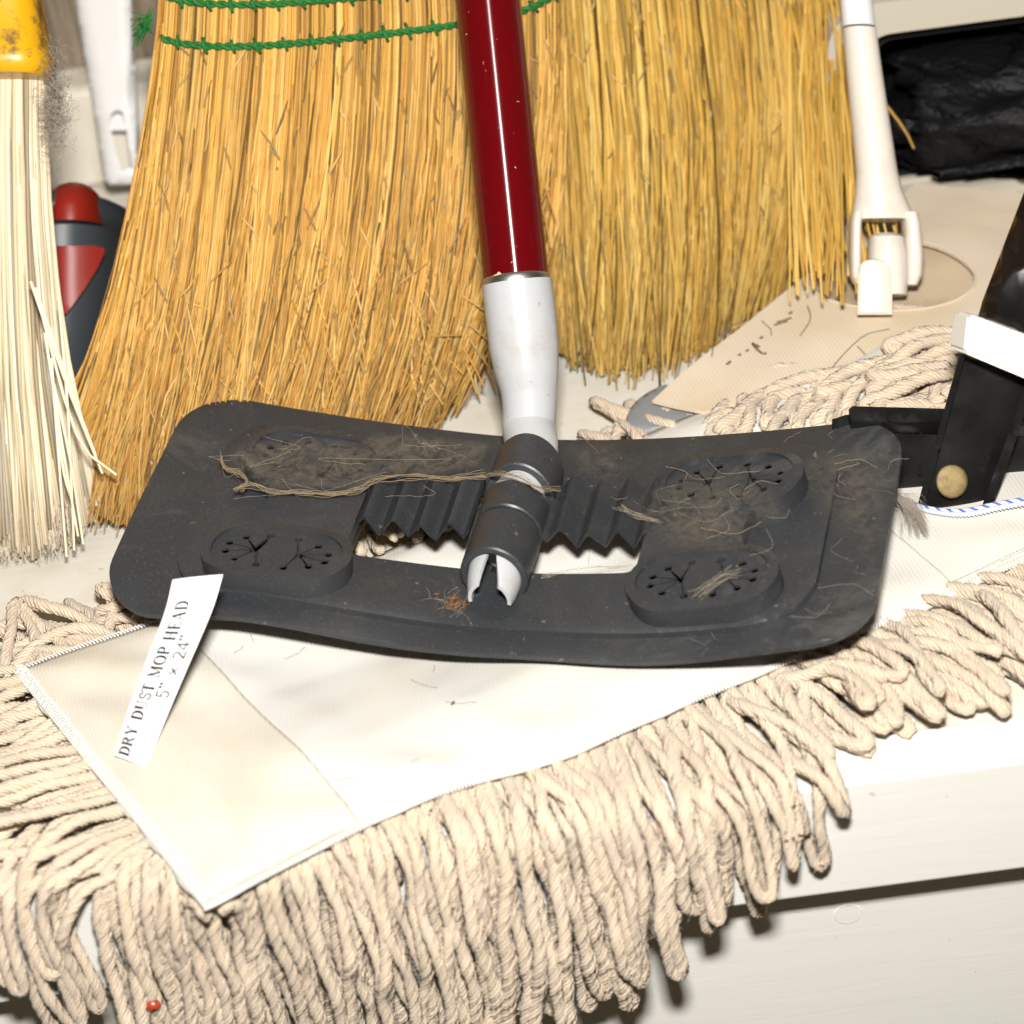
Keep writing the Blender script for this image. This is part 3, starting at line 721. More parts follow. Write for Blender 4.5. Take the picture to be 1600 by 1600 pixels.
# two dumbbell blocks with four slotted grippers
def stadium(cx, cy, a, b, n=14):
    P = []
    for i in range(n+1): t = R(-90+180*i/n); P.append((cx+a-b+b*math.cos(t), cy+b*math.sin(t)))
    for i in range(n+1): t = R(90+180*i/n); P.append((cx-a+b+b*math.cos(t), cy+b*math.sin(t)))
    return P
OV = {-1: ((-0.0690, 0.0185), (-0.0675, -0.0300)), 1: ((0.0712, 0.0165), (0.0700, -0.0295))}
A_, B_ = 0.0238, 0.0136
HT = 0.0105
for sd in (-1, 1):
    (tx, ty), (bx, by) = OV[sd]
    # connecting waist
    ui = -0.0485 if sd < 0 else 0.0475; uo = -0.0865 if sd < 0 else 0.0870
    yb_, yt_ = by+B_-0.0045, ty-B_+0.0045
    wpoly = [(ui, yb_), (ui, yt_)]+[(uo-sd*(0.0040+0.0040*math.sin(math.pi*f)**0.8), yt_+(yb_-yt_)*f) for f in np.linspace(0, 1, 12)]
    V, F = slab(dense(wpoly, 0.003), [], 0.004, HT-0.0022, 0.001, pmap)
    flatshade(mesh_obj('bridge', V, F, m_rub, sw), 40)
    for k, (cx, cy) in enumerate(((tx, ty), (bx, by))):
        so = dense(stadium(cx, cy, A_, B_), 0.003); si = stadium(cx, cy, A_-0.0030, B_-0.0026)
        V, F = slab(so, [dense(si, 0.003)], 0.004, edge_round(so, 0.0004, HT), 0.0015, pmap)
        grp = flatshade(mesh_obj('gripper', V, F, m_rub, sw), 40)
        # slotted membrane
        holes = []; cs = ((cx-0.0068, cy), (cx+0.0068, cy)); ring = []
        for i in range(12):
            t = R(15+30*i); px = cx+0.0165*math.cos(t)*(1.0 if abs(math.cos(t)) > 0.5 else 1.05); py = cy+0.0078*math.sin(t)
            ring.append((px, py))
        for i, (px, py) in enumerate(ring):
            holes.append(circ(px, py, 0.00115+0.0002*rng.random(), 9))
            if rng.random() < (0.15 if (k == 0 and sd < 0) else 0.0): continue
            c = cs[0] if px < cx else cs[1]
            d = np.array([px-c[0], py-c[1]]); d /= np.linalg.norm(d); nn = np.array([-d[1], d[0]])
            w0 = 0.00048*rng.uniform(0.8, 1.3); w1 = 0.00024
            if k == 1 and sd < 0 and i == 3: w0, w1 = 0.0011, 0.0005
            holes.append([tuple(np.array(c)-nn*w0), tuple(np.array((px, py))-nn*w1), tuple(np.array((px, py))+nn*w1), tuple(np.array(c)+nn*w0)])
        for c in cs: holes.append(circ(c[0], c[1], 0.0010, 8))
        V, F = slab(dense(stadium(cx, cy, A_-0.0028, B_-0.0024), 0.003), holes, 0.003, HT-0.0013, HT-0.0021, pmap)
        flatshade(mesh_obj('slotted_membrane', V, F, m_rub, grp), 40)
# bellows
for sd in (-1, 1):
    uu = np.linspace(0.0118, 0.0490, 37); tri = 2*np.abs(((uu-0.0118)/0.0372*4+0.25) % 1-0.5)*2-1
    vv = np.linspace(-0.0065, 0.0185, 10)
    U, Vv = np.meshgrid(uu, vv, indexing='ij'); H = 0.0085+0.0034*np.repeat(tri[:, None], 10, 1)-0.0010*((Vv-0.0185)/-0.0250)
    H = H+0.003*np.exp(-((U-0.0135)/0.005)**2)
    jit = 0.0007*np.sin(U*400)
    top = plate(U*sd+0.0012, Vv+jit, H).reshape(-1, 3); bot = plate(U*sd+0.0012, Vv+jit, H-0.0013).reshape(-1, 3)
    a, b = U.shape; n = a*b; i, j = np.meshgrid(np.arange(a-1), np.arange(b-1), indexing='ij')
    q4 = np.stack([i*b+j, (i+1)*b+j, (i+1)*b+j+1, i*b+j+1], -1).reshape(-1, 4)
    fr = np.arange(a)*b; bk = fr+b-1
    F = np.vstack([q4, q4[:, ::-1]+n, np.stack([fr[:-1], fr[:-1]+n, fr[1:]+n, fr[1:]], -1), np.stack([bk[:-1], bk[1:], bk[1:]+n, bk[:-1]+n], -1)])
    flatshade(mesh_obj('bellows', np.vstack([top, bot]), F, m_rub, sw), 30)
    # collar wings joining the bellows to the tube
# tube sleeve: three bands round a white barrel
UC, HC, RS = 0.0026, 0.0100, 0.0114
def ringband(v0, v1, ro, ri, a0=-40, a1=220, slant=0.0, n=30):
    th = np.radians(np.linspace(a0, a1, n)); V = []
    prof = [(v0, ri), (v0, ro-0.0005), (v0+0.0005, ro), ((v0+v1)/2, ro), (v1-0.0005, ro), (v1, ro-0.0005), (v1, ri)]
    for t in th:
        for vv, r in prof:
            V.append(plate(UC+r*math.cos(t), vv+slant*math.sin(t), HC+r*math.sin(t)))
    m = len(prof); F = []
    for i in range(n-1):
        for j in range(m):
            j2 = (j+1) % m; F.append((i*m+j, (i+1)*m+j, (i+1)*m+j2, i*m+j2))
    F.append(tuple(range(m))); F.append(tuple((n-1)*m+j for j in range(m-1, -1, -1)))
    return np.array(V), F
sleeve = None
for v0, v1, sl in ((0.0095, 0.0255, 0.0035), (-0.0065, 0.0060, 0.0), (-0.0285, -0.0080, 0.0)):
    V, F = ringband(v0, v1, RS+(0.0005 if sl else 0), 0.0092, slant=sl); flatshade(mesh_obj('sleeve_band', V, F, m_rub, sw), 35)
V, F = ringband(-0.0280, 0.0050, 0.0098, 0.0090, -60, 240); flatshade(mesh_obj('sleeve_liner', V, F, m_rub, sw), 35)
# white barrel inside with a split, tapering nose
bar = [plate(UC, v, HC) for v in np.linspace(-0.014, 0.030, 10)]
V, F = tube(np.array(bar), 0.0089, 28); barrel = flatshade(mesh_obj('barrel', V, F, m_sock, sw), 40)
for a0, a1 in ((-40, 82), (98, 220)):
    th = np.radians(np.linspace(a0+90*0, a1, 16)); V = []
    vs2 = np.linspace(-0.0240, -0.0362, 8)
    for t in th:
        for q, vv in enumerate(vs2):
            f = q/7; r = 0.0091*(1-0.22*f**2.2); tt = t
            wcut = 1-0.42*f**1.6; mid = math.radians((a0+a1)/2); tt = mid+(t-mid)*wcut
            V.append(plate(UC+r*math.cos(tt), vv, HC+r*math.sin(tt)-0.0030*f))
    for t in th:
        for q, vv in enumerate(vs2):
            f = q/7; r = 0.0076*(1-0.22*f**2.2); wcut = 1-0.42*f**1.6; mid = math.radians((a0+a1)/2); tt = mid+(t-mid)*wcut
            V.append(plate(UC+r*math.cos(tt), vv, HC+r*math.sin(tt)-0.0030*f))
    F = []; m = 8; n = 16*8
    for i in range(15):
        for j in range(7):
            a = i*m+j; F += [(a, a+1, a+m+1, a+m), (n+a, n+a+m, n+a+m+1, n+a+1)]
    for i in range(15): F.append((i*m+7, n+i*m+7, n+(i+1)*m+7, (i+1)*m+7))
    for j in range(7): F += [(j, n+j, n+j+1, j+1), (15*m+j, 15*m+j+1, n+15*m+j+1, n+15*m+j)]
    flatshade(mesh_obj('prong', np.array(V), F, m_sock, barrel), 40)
# white socket bending up to the pole
b0 = plate(UC, 0.022, HC+0.001); b1 = plate(UC, 0.036, HC+0.004); wS = depth(b1)
pxs = [(826, 668, 42), (827, 640, 42), (826, 612, 44), (823, 582, 50), (819, 545, 54.5), (815, 505, 55.5), (811, 470, 55.5), (807.5, 441, 55)]
pts = [b0, b1-(b1-b0)*0.35]+[at(x, y, wS+0.004) for x, y, r in pxs]; rs = [0.0084, 0.0087]+[r*(wS+0.004)/KP for x, y, r in pxs]
P = smoothpath(pts, 60); rr = np.interp(np.linspace(0, len(pts)-1, 60), range(len(pts)), rs)
P = np.vstack([P, P[-1]-(P[-1]-P[-2])*0.02]); rr = np.append(rr, rr[-1]-0.0012)
flatshade(mesh_obj('socket', *tube(P, rr, 40), m_sock, sw), 50)
pA = at(807, 441, wS+0.004); pB = at(760, -20, wS+0.010); pd_ = (pB-pA)/np.linalg.norm(pB-pA)
rp = 51.3*(wS+0.004)/KP
mesh_obj('collar_ring', *tube(np.array([pA-pd_*0.004, pA+pd_*0.0012, pA+pd_*0.0022]), [rp+0.0004, rp+0.0004, rp*0.98], 40), m_metal, sw)
pole = flatshade(mesh_obj('pole', *tube(np.array([(0, 0, 0.0012+x) for x in np.linspace(0, 0.29, 14)]), rp, 48), m_red, sw), 60)
pole.matrix_world = Matrix.Translation(Vector(pA)) @ Vector(pd_).to_track_quat('Z', 'Y').to_matrix().to_4x4()
# a chip in the enamel by the collar
def on_pole(px, py, lift=0.00015):
    c = at(px, py, wS); d = c-CAM; d /= np.linalg.norm(d)
    # intersect the view ray with the pole cylinder
    oc = CAM-pA; dd = d-pd_*(d @ pd_); o2 = oc-pd_*(oc @ pd_); a = dd @ dd; bq = dd @ o2; cq = o2 @ o2-(rp+lift)**2
    t = (-bq-math.sqrt(max(0, bq*bq-a*cq)))/a; return CAM+d*t
for poly in ([(770, 436), (771, 430), (776, 428), (779, 424), (783, 427), (783, 435), (780, 437), (776, 433), (773, 437)],):
    iv = pole.matrix_world.inverted()
    mesh_obj('enamel_chip', np.array([(iv @ Vector(on_pole(*p)))[:] for p in poly]), [tuple(range(len(poly)))], m_chip, pole, smooth=False)

# ------------------------------------------------------------------ corn brooms
def piv(x, pts): return np.interp(x, [p[0] for p in pts], [p[1] for p in pts])
class Broom:
    def __init__(s, left, right, top_y, bottom, wl, wr, thick):
        s.left, s.right, s.top_y, s.bottom, s.wl, s.wr, s.thick = left, right, top_y, bottom, wl, wr, thick
        bx = np.array([b[0] for b in bottom]); s.bw = [(b[0], depth(gp(b[0], b[1], 0.003))) for b in bottom]
    def pos(s, a, t, b):
        """a -1..1 across, t 0..1 downwards, b -1 front .. 1 back"""
        f = (a+1)/2
        x = piv(t, s.left)*(1-f)+piv(t, s.right)*f
        xb = s.left[-1][1]*(1-f)+s.right[-1][1]*f
        yb = piv(xb, s.bottom); y = s.top_y+(yb-s.top_y)*t
        wb = piv(xb, s.bw); wt = s.wl*(1-f)+s.wr*f; wd = wt+(wb-wt)*t
        P = CAM+wd[..., None]*(cf+cr*((x-800)/KP)[..., None]-cu*((y-800)/KP)[..., None])
        rnd = (1-np.clip(np.abs(a), 0, 1)**3.0)**0.5
        th = piv(t, s.thick)
        P = P+np.array([0, 0.80, 0.25])[None]*(th*(1+b*rnd))[..., None]
        return P
def make_broom(root, br, n, k, tstitch, cols, wild, seed, rad=(0.0005, 0.0008), bend=0.0, front=0.80):
    g = np.random.default_rng(seed)
    a = g.uniform(-1, 1, n); b = np.where(g.random(n) < front, -1+np.abs(g.normal(size=n))*0.28, g.uniform(-1, 1, n))
    b = np.clip(b, -1, 1)
    tend = np.clip(1.0-np.abs(g.normal(size=n))*0.025, 0.6, 1.0); sh = g.random(n) < 0.10; tend[sh] = g.uniform(0.45, 0.95, sh.sum())
    t = np.linspace(0, 1, k)[None]*tend[:, None]
    q = np.clip((t-tstitch)/(1-tstitch), 0, 1)
    la = g.normal(size=n)*wild; ph = g.uniform(0, 6.3, n); fr = g.uniform(2, 6, n); am = np.abs(g.normal(size=n))*wild*0.22
    A = a[:, None]+la[:, None]*(q**1.4+0.8*q**4)+am[:, None]*np.sin(ph[:, None]+q*fr[:, None])*q
    Bb = b[:, None]+g.normal(size=n)[:, None]*0.25*q**1.5+am[:, None]*np.cos(ph[:, None]+q*fr[:, None]*1.3)*q*1.5-0.06*np.abs(g.normal(size=n))[:, None]*q
    P = br.pos(A, t, Bb)
    P = P+cr[None, None]*(bend*q**3)[..., None]
    P[..., 2] = np.maximum(P[..., 2], 0.0012)
    r = g.uniform(*rad, n)[:, None]*np.linspace(1.0, 0.62, k)[None]
    aa, tt_ = np.meshgrid(np.linspace(-0.93, 0.93, 24), np.linspace(0, 0.93, 16), indexing='ij'); Vc = []
    for bb in (-0.45, 0.95): Vc.append(br.pos(aa.ravel(), tt_.ravel(), np.full(aa.size, bb))+cr*(bend*np.clip((tt_.ravel()-tstitch)/(1-tstitch), 0, 1)**3)[:, None])
    i_, j_ = np.meshgrid(np.arange(23), np.arange(15), indexing='ij'); qd = np.stack([i_*16+j_, (i_+1)*16+j_, (i_+1)*16+j_+1, i_*16+j_+1], -1).reshape(-1, 4)
    bd = np.array([x*16 for x in range(24)]+[23*16+y for y in range(1, 16)]+[x*16+15 for x in range(22, -1, -1)]+[y for y in range(14, 0, -1)]); nx_ = np.roll(bd, -1)
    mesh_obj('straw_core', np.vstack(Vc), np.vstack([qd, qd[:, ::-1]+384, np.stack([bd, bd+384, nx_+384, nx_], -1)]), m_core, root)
    C = np.array(cols)[g.integers(0, len(cols), n)]*np.where(g.random(n) < 0.24, g.uniform(0.12, 0.60, n), g.uniform(0.82, 1.17, n))[:, None]*(1+0.10*np.sin(a*23+seed)+0.07*np.sin(a*51))[:, None]  # some straws coloured dark in place of shadowed gaps between them
    C = np.repeat(C[:, None], k, 1)*(1-0.42*q**4)[..., None]          # tips soiled
    V, F, C = fibres(P, r, 3, C)
    return mesh_obj('bristles', V, F, m_straw, root, col=C, stuff=True)
def straw_bits(root, br, n, seed, cols, trange=(0.3, 0.98), spread=0.38, lens=(0.003, 0.013)):
    g = np.random.default_rng(seed); FP = []; FC = []
    for _ in range(n):
        a = g.uniform(-0.97, 0.97); t = g.uniform(*trange); L = g.uniform(*lens)
        p = br.pos(np.array([a]), np.array([t]), np.array([-1.06-0.08*g.random()]))[0]
        an = g.normal()*spread+math.pi/2; d = cr*math.cos(an)+cu*math.sin(an); c = cr*g.normal()*0.2-cf*abs(g.normal())*0.15
        FP.append(np.stack([p-d*L/2, p+c*L*0.4, p+d*L/2+c*L*0.2])); FC.append(np.array(cols[g.integers(0, len(cols))])*g.uniform(0.5, 1.1))
    V, F, C = fibres(np.array(FP), np.repeat(np.array([[0.0003, 0.00045, 0.0002]]), n, 0), 4, np.array(FC))
    mesh_obj('loose_straw', V, F, m_straw, root, col=C, stuff=True)
def stitch_line(root, br, t, b=-1.10, r=0.0011, n=200, step=0.0088, a0=-0.98, a1=0.98, lift=0.0007):
    a = np.linspace(a0, a1, n); P = br.pos(a, np.full(n, t), np.full(n, b))-cf*lift
    seg = np.concatenate([[0], np.cumsum(np.linalg.norm(np.diff(P, axis=0), axis=1))]); T, N, B = frames(P)
    parts = []
    for s_ in (0, math.pi):
        an = seg/0.007*2*math.pi+s_
        parts.append(tube(P+(np.cos(an)[:, None]*N+np.sin(an)[:, None]*B)*r*0.62, r*0.66, 6))
    tw = mesh_obj('twine', *join(parts), m_twine, root)
    parts = []; l = step*0.7
    while l < seg[-1]-0.002:
        c = np.array([np.interp(l, seg, P[:, k]) for k in range(3)]); tt = np.array([np.interp(l, seg, T[:, k]) for k in range(3)])
        up = cu-tt*(cu @ tt); up /= np.linalg.norm(up); tl = rng.uniform(0.5, 1.0)
        h = 0.0022*rng.uniform(0.85, 1.2)
        parts.append(tube(smoothpath([c+up*h*1.1-tt*0.0008*tl+cf*0.0012, c+up*h*0.5-cf*0.0011, c-cf*0.0015, c-up*h*0.5-cf*0.0010+tt*0.0005, c-up*h+tt*0.0012*tl+cf*0.0010], 9), 0.00062, 6))
        if rng.random() < 0.5:
            parts.append(tube(np.array([c+up*h*0.7, c+up*h*1.6+tt*0.0006*rng.normal()-cf*0.0004]), [0.0004, 0.0001], 5))
        l += step*rng.uniform(0.85, 1.12)
    mesh_obj('stitch_knots', *join(parts), m_twine, tw)
GOLD = [(0.68, 0.36, 0.075), (0.74, 0.43, 0.11), (0.62, 0.32, 0.06), (0.76, 0.48, 0.15), (0.54, 0.26, 0.05), (0.70, 0.40, 0.09)]
OLIVE = [(0.72, 0.42, 0.085), (0.80, 0.52, 0.14), (0.66, 0.39, 0.08), (0.60, 0.37, 0.08), (0.82, 0.56, 0.17), (0.54, 0.31, 0.06)]
b1 = Broom([(0, 268), (0.28, 250), (0.40, 236), (0.55, 216), (0.72, 190), (0.88, 160), (1.0, 152)],
           [(0, 850), (0.28, 885), (0.45, 890), (0.65, 880), (0.80, 858), (0.92, 820), (1.0, 785)],
           -260, [(120, 872), (150, 866), (300, 822), (470, 762), (640, 700), (720, 668), (785, 618)], 0.893, 0.912, [(0, 0.010), (0.3, 0.013), (0.6, 0.020), (1, 0.026)])
broom1 = thing('corn_broom', 'golden straw broom with green stitching, behind the red pole', 'broom')
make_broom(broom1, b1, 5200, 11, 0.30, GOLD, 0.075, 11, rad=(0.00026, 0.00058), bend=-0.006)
straw_bits(broom1, b1, 150, 13, GOLD, (0.62, 0.93), 0.40, (0.008, 0.026))
straw_bits(broom1, b1, 170, 12, [(0.46, 0.27, 0.08), (0.64, 0.42, 0.15), (0.32, 0.18, 0.06)])
for tt in (0.307, 0.247, 0.187): stitch_line(broom1, b1, tt)
# frayed twine end at the left side
FP = []
for k in range(40):
    p = at(236+rng.normal()*2, 30+rng.normal()*8, 0.905); q = at(214+rng.normal()*5, 48+rng.normal()*14, 0.905+rng.normal()*0.003); m_ = (p+q)/2+cu*rng.normal()*0.001
    FP.append(np.stack([p, m_, q]))
V, F, C = fibres(np.array(FP), np.full((40, 3), 0.00022), 4); mesh_obj('frayed_twine', V, F, m_twine, broom1, stuff=True)

b2 = Broom([(0, 800), (0.3, 815), (0.6, 835), (1.0, 845)], [(0, 1310), (0.35, 1352), (0.55, 1366), (0.8, 1352), (1.0, 1306)],
           -240, [(845, 584), (960, 584), (1040, 570), (1150, 505), (1306, 420)], 0.950, 0.985, [(0, 0.012), (0.4, 0.018), (1, 0.027)])
broom2 = thing('corn_broom', 'worn olive straw broom with stray splayed bristles, right of the red pole', 'broom')
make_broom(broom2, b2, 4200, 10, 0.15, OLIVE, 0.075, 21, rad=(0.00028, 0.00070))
straw_bits(broom2, b2, 200, 22, [(0.36, 0.22, 0.07), (0.60, 0.42, 0.16)], (0.1, 0.98))
g = np.random.default_rng(5); FP = []; FC = []
for k in range(95):
    x0 = g.uniform(1235, 1338); y0 = g.uniform(-40, 190); x1 = x0+g.uniform(-10, 75)*(0.4+0.6*(x0-1250)/80); y1 = g.uniform(380, 478)
    w0 = 0.968+g.normal()*0.004; w1 = depth(gp(x1, y1, 0.022))-0.002
    ym = (y0+y1)/2; xm = (x0+x1)/2+g.normal()*9
    FP.append(smoothpath([at(x0, y0, w0), at(xm, ym, (w0+w1)/2-0.004), at(x1, y1, w1)], 7)); FC.append(np.array(OLIVE[g.integers(0, 6)])*g.uniform(0.8, 1.15))
FP.append(smoothpath([at(1300, -20, 0.962), at(1330, 80, 0.958), at(1385, 165, 0.958), at(1412, 200, 0.96), at(1428, 232, 0.962)], 7)); FC.append(np.array((0.45, 0.26, 0.06)))
FP.append(smoothpath([at(1290, 20, 0.962), at(1318, 85, 0.958), at(1340, 120, 0.958)], 7)); FC.append(np.array((0.5, 0.34, 0.10)))
V, F, C = fibres(np.array(FP), np.linspace(1.0, 0.6, 7)[None]*g.uniform(0.0004, 0.0008, (len(FP), 1)), 5, np.array(FC))
mesh_obj('stray_straws', V, F, m_straw, broom2, col=C, stuff=True)
for tt in (0.02,): stitch_line(broom2, b2, tt)

# ------------------------------------------------------------------ pale brush with yellow cap (left edge)
pb = thing('pale_broom', 'broom of pale straight bristles with a chipped yellow cap at the left edge', 'broom')
bp = Broom([(0, -72), (1, -95)], [(0, 70), (0.25, 72), (0.6, 92), (1, 138)], 100, [(-100, 872), (0, 872), (160, 862)], 0.886, 0.886, [(0, 0.011), (1, 0.017)])
g = np.random.default_rng(31); n = 620; k = 7
a = g.uniform(-1, 1, n); b = np.where(g.random(n) < 0.6, -1+np.abs(g.normal(size=n))*0.3, g.uniform(-1, 1, n)); tend = 1-np.abs(g.normal(size=n))*0.03
t = np.linspace(0, 1, k)[None]*tend[:, None]
P = bp.pos(a[:, None]+(g.normal(size=n)*0.12)[:, None]*t**1.2, t, np.clip(b, -1, 1)[:, None]+(g.normal(size=n)*0.15)[:, None]*t)
P[..., 2] = np.maximum(P[..., 2], 0.001)
C = np.array([(0.74, 0.62, 0.41), (0.78, 0.68, 0.48), (0.66, 0.52, 0.32), (0.80, 0.71, 0.53)])[g.integers(0, 4, n)]*np.where(g.random(n) < 0.25, g.uniform(0.4, 0.7, n), g.uniform(0.85, 1.05, n))[:, None]
C = np.repeat(C[:, None], k, 1); C[:, -1] *= np.array([0.62, 0.58, 0.56])
V, F, C = fibres(P, np.repeat(g.uniform(0.0005, 0.00085, n)[:, None], k, 1), 5, C)
mesh_obj('bristles', V, F, m_bris, pb, col=C, stuff=True)
# splayed ones on the right
FP = []; FC = []
for x0, y0, x1, y1, x2, y2 in ((48, 440, 100, 590, 160, 740), (55, 450, 108, 600, 150, 712), (60, 470, 120, 680, 182, 742), (70, 520, 98, 700, 122, 838), (84, 600, 110, 720, 130, 850),
                               (92, 470, 106, 640, 116, 860), (88, 660, 100, 740, 112, 782), (80, 560, 92, 720, 104, 870)):
    wq = 0.868
    FP.append(smoothpath([at(x0, y0, wq), at(x1, y1, wq), at(x2, y2, wq+0.004)], 7)); FC.append((0.84, 0.74, 0.54))
V, F, C = fibres(np.array(FP), np.tile(np.linspace(0.00062, 0.00045, 7), (len(FP), 1)), 5, np.array(FC)); mesh_obj('splayed_bristles', V, F, m_bris, pb, col=C, stuff=True)
# flagged grey tips
n = 1500; a = g.uniform(-1, 1.05, n); t0 = g.uniform(0.90, 0.985, n); t1 = np.minimum(t0+g.uniform(0.02, 0.08, n), 1.012); b = g.uniform(-1.1, -0.2, n); da = g.normal(size=n)*0.07
P = np.stack([bp.pos(a, t0, b), bp.pos(a+da*0.4, (t0+t1)/2, b), bp.pos(a+da, t1, b+g.normal(size=n)*0.1)], 1); P[..., 2] = np.maximum(P[..., 2], 0.0004)
C = np.array([(0.42, 0.34, 0.25), (0.30, 0.24, 0.18), (0.62, 0.54, 0.42), (0.72, 0.65, 0.52)])[g.integers(0, 4, n)]
V, F, C = fibres(P, np.tile(np.array([0.00022, 0.0002, 0.0001]), (n, 1)), 3, C); mesh_obj('frayed_tips', V, F, m_bris, pb, col=C, stuff=True)
def eloft(secs, wd, mat, name, parent, n=36, power=2.0, cap=True):
    """loft of superellipses; secs: (px x, px y, half width px, depth half thickness m)"""
    V = []
    for x, y, hw, hd in secs:
        for i in range(n):
            th = 2*math.pi*i/n; c, s_ = math.cos(th), math.sin(th)
            ex = math.copysign(abs(c)**(2/power), c); ey = math.copysign(abs(s_)**(2/power), s_)
            V.append(at(x+hw*ex, y, wd)+cf*hd*ey)
    F = []; m = len(secs)
    for i in range(m-1):
        for j in range(n): F.append((i*n+j, i*n+(j+1) % n, (i+1)*n+(j+1) % n, (i+1)*n+j))
    F.append(tuple(range(n))); F.append(tuple((m-1)*n+j for j in reversed(range(n))))
    return flatshade(mesh_obj(name, np.array(V), F, mat, parent), 50)
eloft([(-28, -220, 66, 0.013), (-14, -60, 70, 0.015), (-4, 20, 72, 0.016), (4, 80, 74, 0.017), (6, 92, 78, 0.018), (6, 116, 78, 0.018), (6, 124, 72, 0.016)], 0.886, m_yel, 'cap', pb, 40, 3.2)
# rag of lint caught under the cap
FP = []
for k in range(1000):
    c0 = at(86+g.normal()*10, 165+g.normal()*38, 0.872+g.normal()*0.003); d = g.normal(size=3)+cu*0.5; L = g.uniform(0.001, 0.0045)
    FP.append(np.stack([c0, c0+d*L*0.3+g.normal(size=3)*0.0008, c0+d*L*0.6]))
V, F, C = fibres(np.array(FP), np.full((len(FP), 3), 0.00007), 3); tag(mesh_obj('lint_clump', V, F, m_lint), 'clump of grey lint hanging below the yellow cap', 'lint')

# ------------------------------------------------------------------ grey and red hand vacuum behind the bristles
hv = thing('hand_vacuum', 'blue-grey hand appliance with red dome button and red panel behind the bristles', 'appliance')
wv2 = 0.985
eloft([(100, 318, 60, 0.040), (104, 322, 82, 0.046), (106, 330, 97, 0.050), (107, 342, 101, 0.051), (107, 356, 100, 0.050), (106, 366, 94, 0.047), (105, 374, 90, 0.044)], wv2, m_blue, 'top_lip', hv, 48, 2.6)
eloft([(104, 370, 92, 0.045), (103, 420, 92, 0.045), (100, 520, 86, 0.043), (96, 600, 74, 0.040), (95, 680, 68, 0.036)], wv2, m_blue, 'body', hv, 48, 3.0)
eloft([(118, 352, 43, 0.019), (118, 330, 42.5, 0.0188), (118, 314, 40, 0.0175), (118, 302, 34, 0.015), (118, 293, 25, 0.011), (118, 288, 14, 0.0065), (118, 286, 5, 0.0025)], wv2-0.034, m_redpl, 'button', hv, 40, 2.2)
poly = dense([(60, 384), (150, 384), (163, 388), (163, 396), (152, 420), (132, 452), (104, 490), (96, 494), (60, 494)], 6)
V, F = slab(poly, [], 12, 0.0, -0.004, lambda u, v, h: at2(u, v, wv2-0.049-h)) if False else (None, None)
def at2(u, v, wd): return CAM+np.asarray(wd)[:, None]*(cf+cr*((u-800)/KP)[:, None]-cu*((v-800)/KP)[:, None])
V, F = slab([(x, -y) for x, y in poly][::-1], [], 14, 0.0, -0.006, lambda u, v, h: at2(u, -v, wv2-0.0475-h+0.000012*np.abs(u-103)**1.5))
flatshade(mesh_obj('panel', V, F, m_redpl, hv), 40)
eloft([(140, 590, 26, 0.010), (142, 600, 30, 0.013), (145, 640, 31, 0.014), (146, 690, 30, 0.014)], 0.945, m_black, 'foot', hv, 28, 2.4)

# ------------------------------------------------------------------ white plastic handle with a slot
wh = 1.045
ho = dense([(x, -y) for x, y in ((96, -160), (117, 0), (140, 140), (164, 284), (172, 291), (216, 288), (222, 280), (214, 140), (207, 0), (200, -160))][::-1], 14)
hh = [(x, -y) for x, y in ((171, 190), (174, 178), (183, 172), (192, 176), (196, 188), (207, 262), (189, 267), (181, 240))][::-1]
bar_ = thing('slotted_bar', 'greyish white plastic handle with a hanging slot, leaning by the wall', 'handle')
def eround_px(outl, r, w_):
    O = np.array(outl)
    def f(V):
        d = np.sqrt(((V[:, None]-O[None])**2).sum(-1)).min(1); q = np.clip(d/w_, 0, 1); return -r*(1-np.sqrt(1-(1-q)**2))
    return f
V, F = slab(ho, [dense(hh, 8)], 8, eround_px(ho, 0.005, 20), -0.014, lambda u, v, h: at2(u, -v, wh-h))
flatshade(mesh_obj('shaft', V, F, m_wpl, bar_), 40)
V, F = slab([(x, -y) for x, y in ((165, 170), (202, 170), (204, 204), (172, 204))][::-1], [], 0, -0.009, -0.013, lambda u, v, h: at2(u, -v, wh-h)); flatshade(mesh_obj('slot_web', V, F, m_wpl, bar_), 40)
V, F = slab(rrect(158, 214, -152, -60, 20, 6)[::-1][::-1], [], 0, 0.0008, -0.001, lambda u, v, h: at2(u-8-0.16*(v+60), v, wh-h)); flatshade(mesh_obj('thumb_pad', V, F, m_wpl, bar_), 40)

# ------------------------------------------------------------------ second dust mop (behind, right)
m2 = thing('dust_mop', 'older cream dust mop with grey rubber corner lying behind the dark sweeper', 'dust mop')
Z2 = 0.015
def g2(x, y, z=Z2): return tuple(gp(x, y, z)[:2])
out2 = [g2(*p) for p in ((1019, 625), (1100, 642), (1250, 612), (1400, 578), (1600, 545), (1800, 520), (1860, 330), (1640, 306), (1432, 286), (1290, 404), (1050, 598))]
hole2 = [g2(1395+128*math.cos(t)+8*math.sin(2*t), 432+56*math.sin(t)) for t in np.linspace(0, 2*math.pi, 41)[:-1]]
if sum(a[0]*b[1]-b[0]*a[1] for a, b in zip(out2, out2[1:]+out2[:1])) < 0: out2 = out2[::-1]
def z2(u, v): return Z2+0.0014*wob(u, v, 1.2, 4)
V, F = slab(dense(out2, 0.004), [dense(hole2, 0.004)], 0.004, 0.0, -0.0012, lambda u, v, h: np.stack([u, v, z2(u, v)+h], -1))
flatshade(mesh_obj('canvas', V, F, m_canvas2, m2), 50)
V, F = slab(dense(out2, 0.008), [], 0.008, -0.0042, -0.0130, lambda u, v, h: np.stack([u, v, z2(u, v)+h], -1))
mesh_obj('lower_canvas', V, F, m_under, m2)
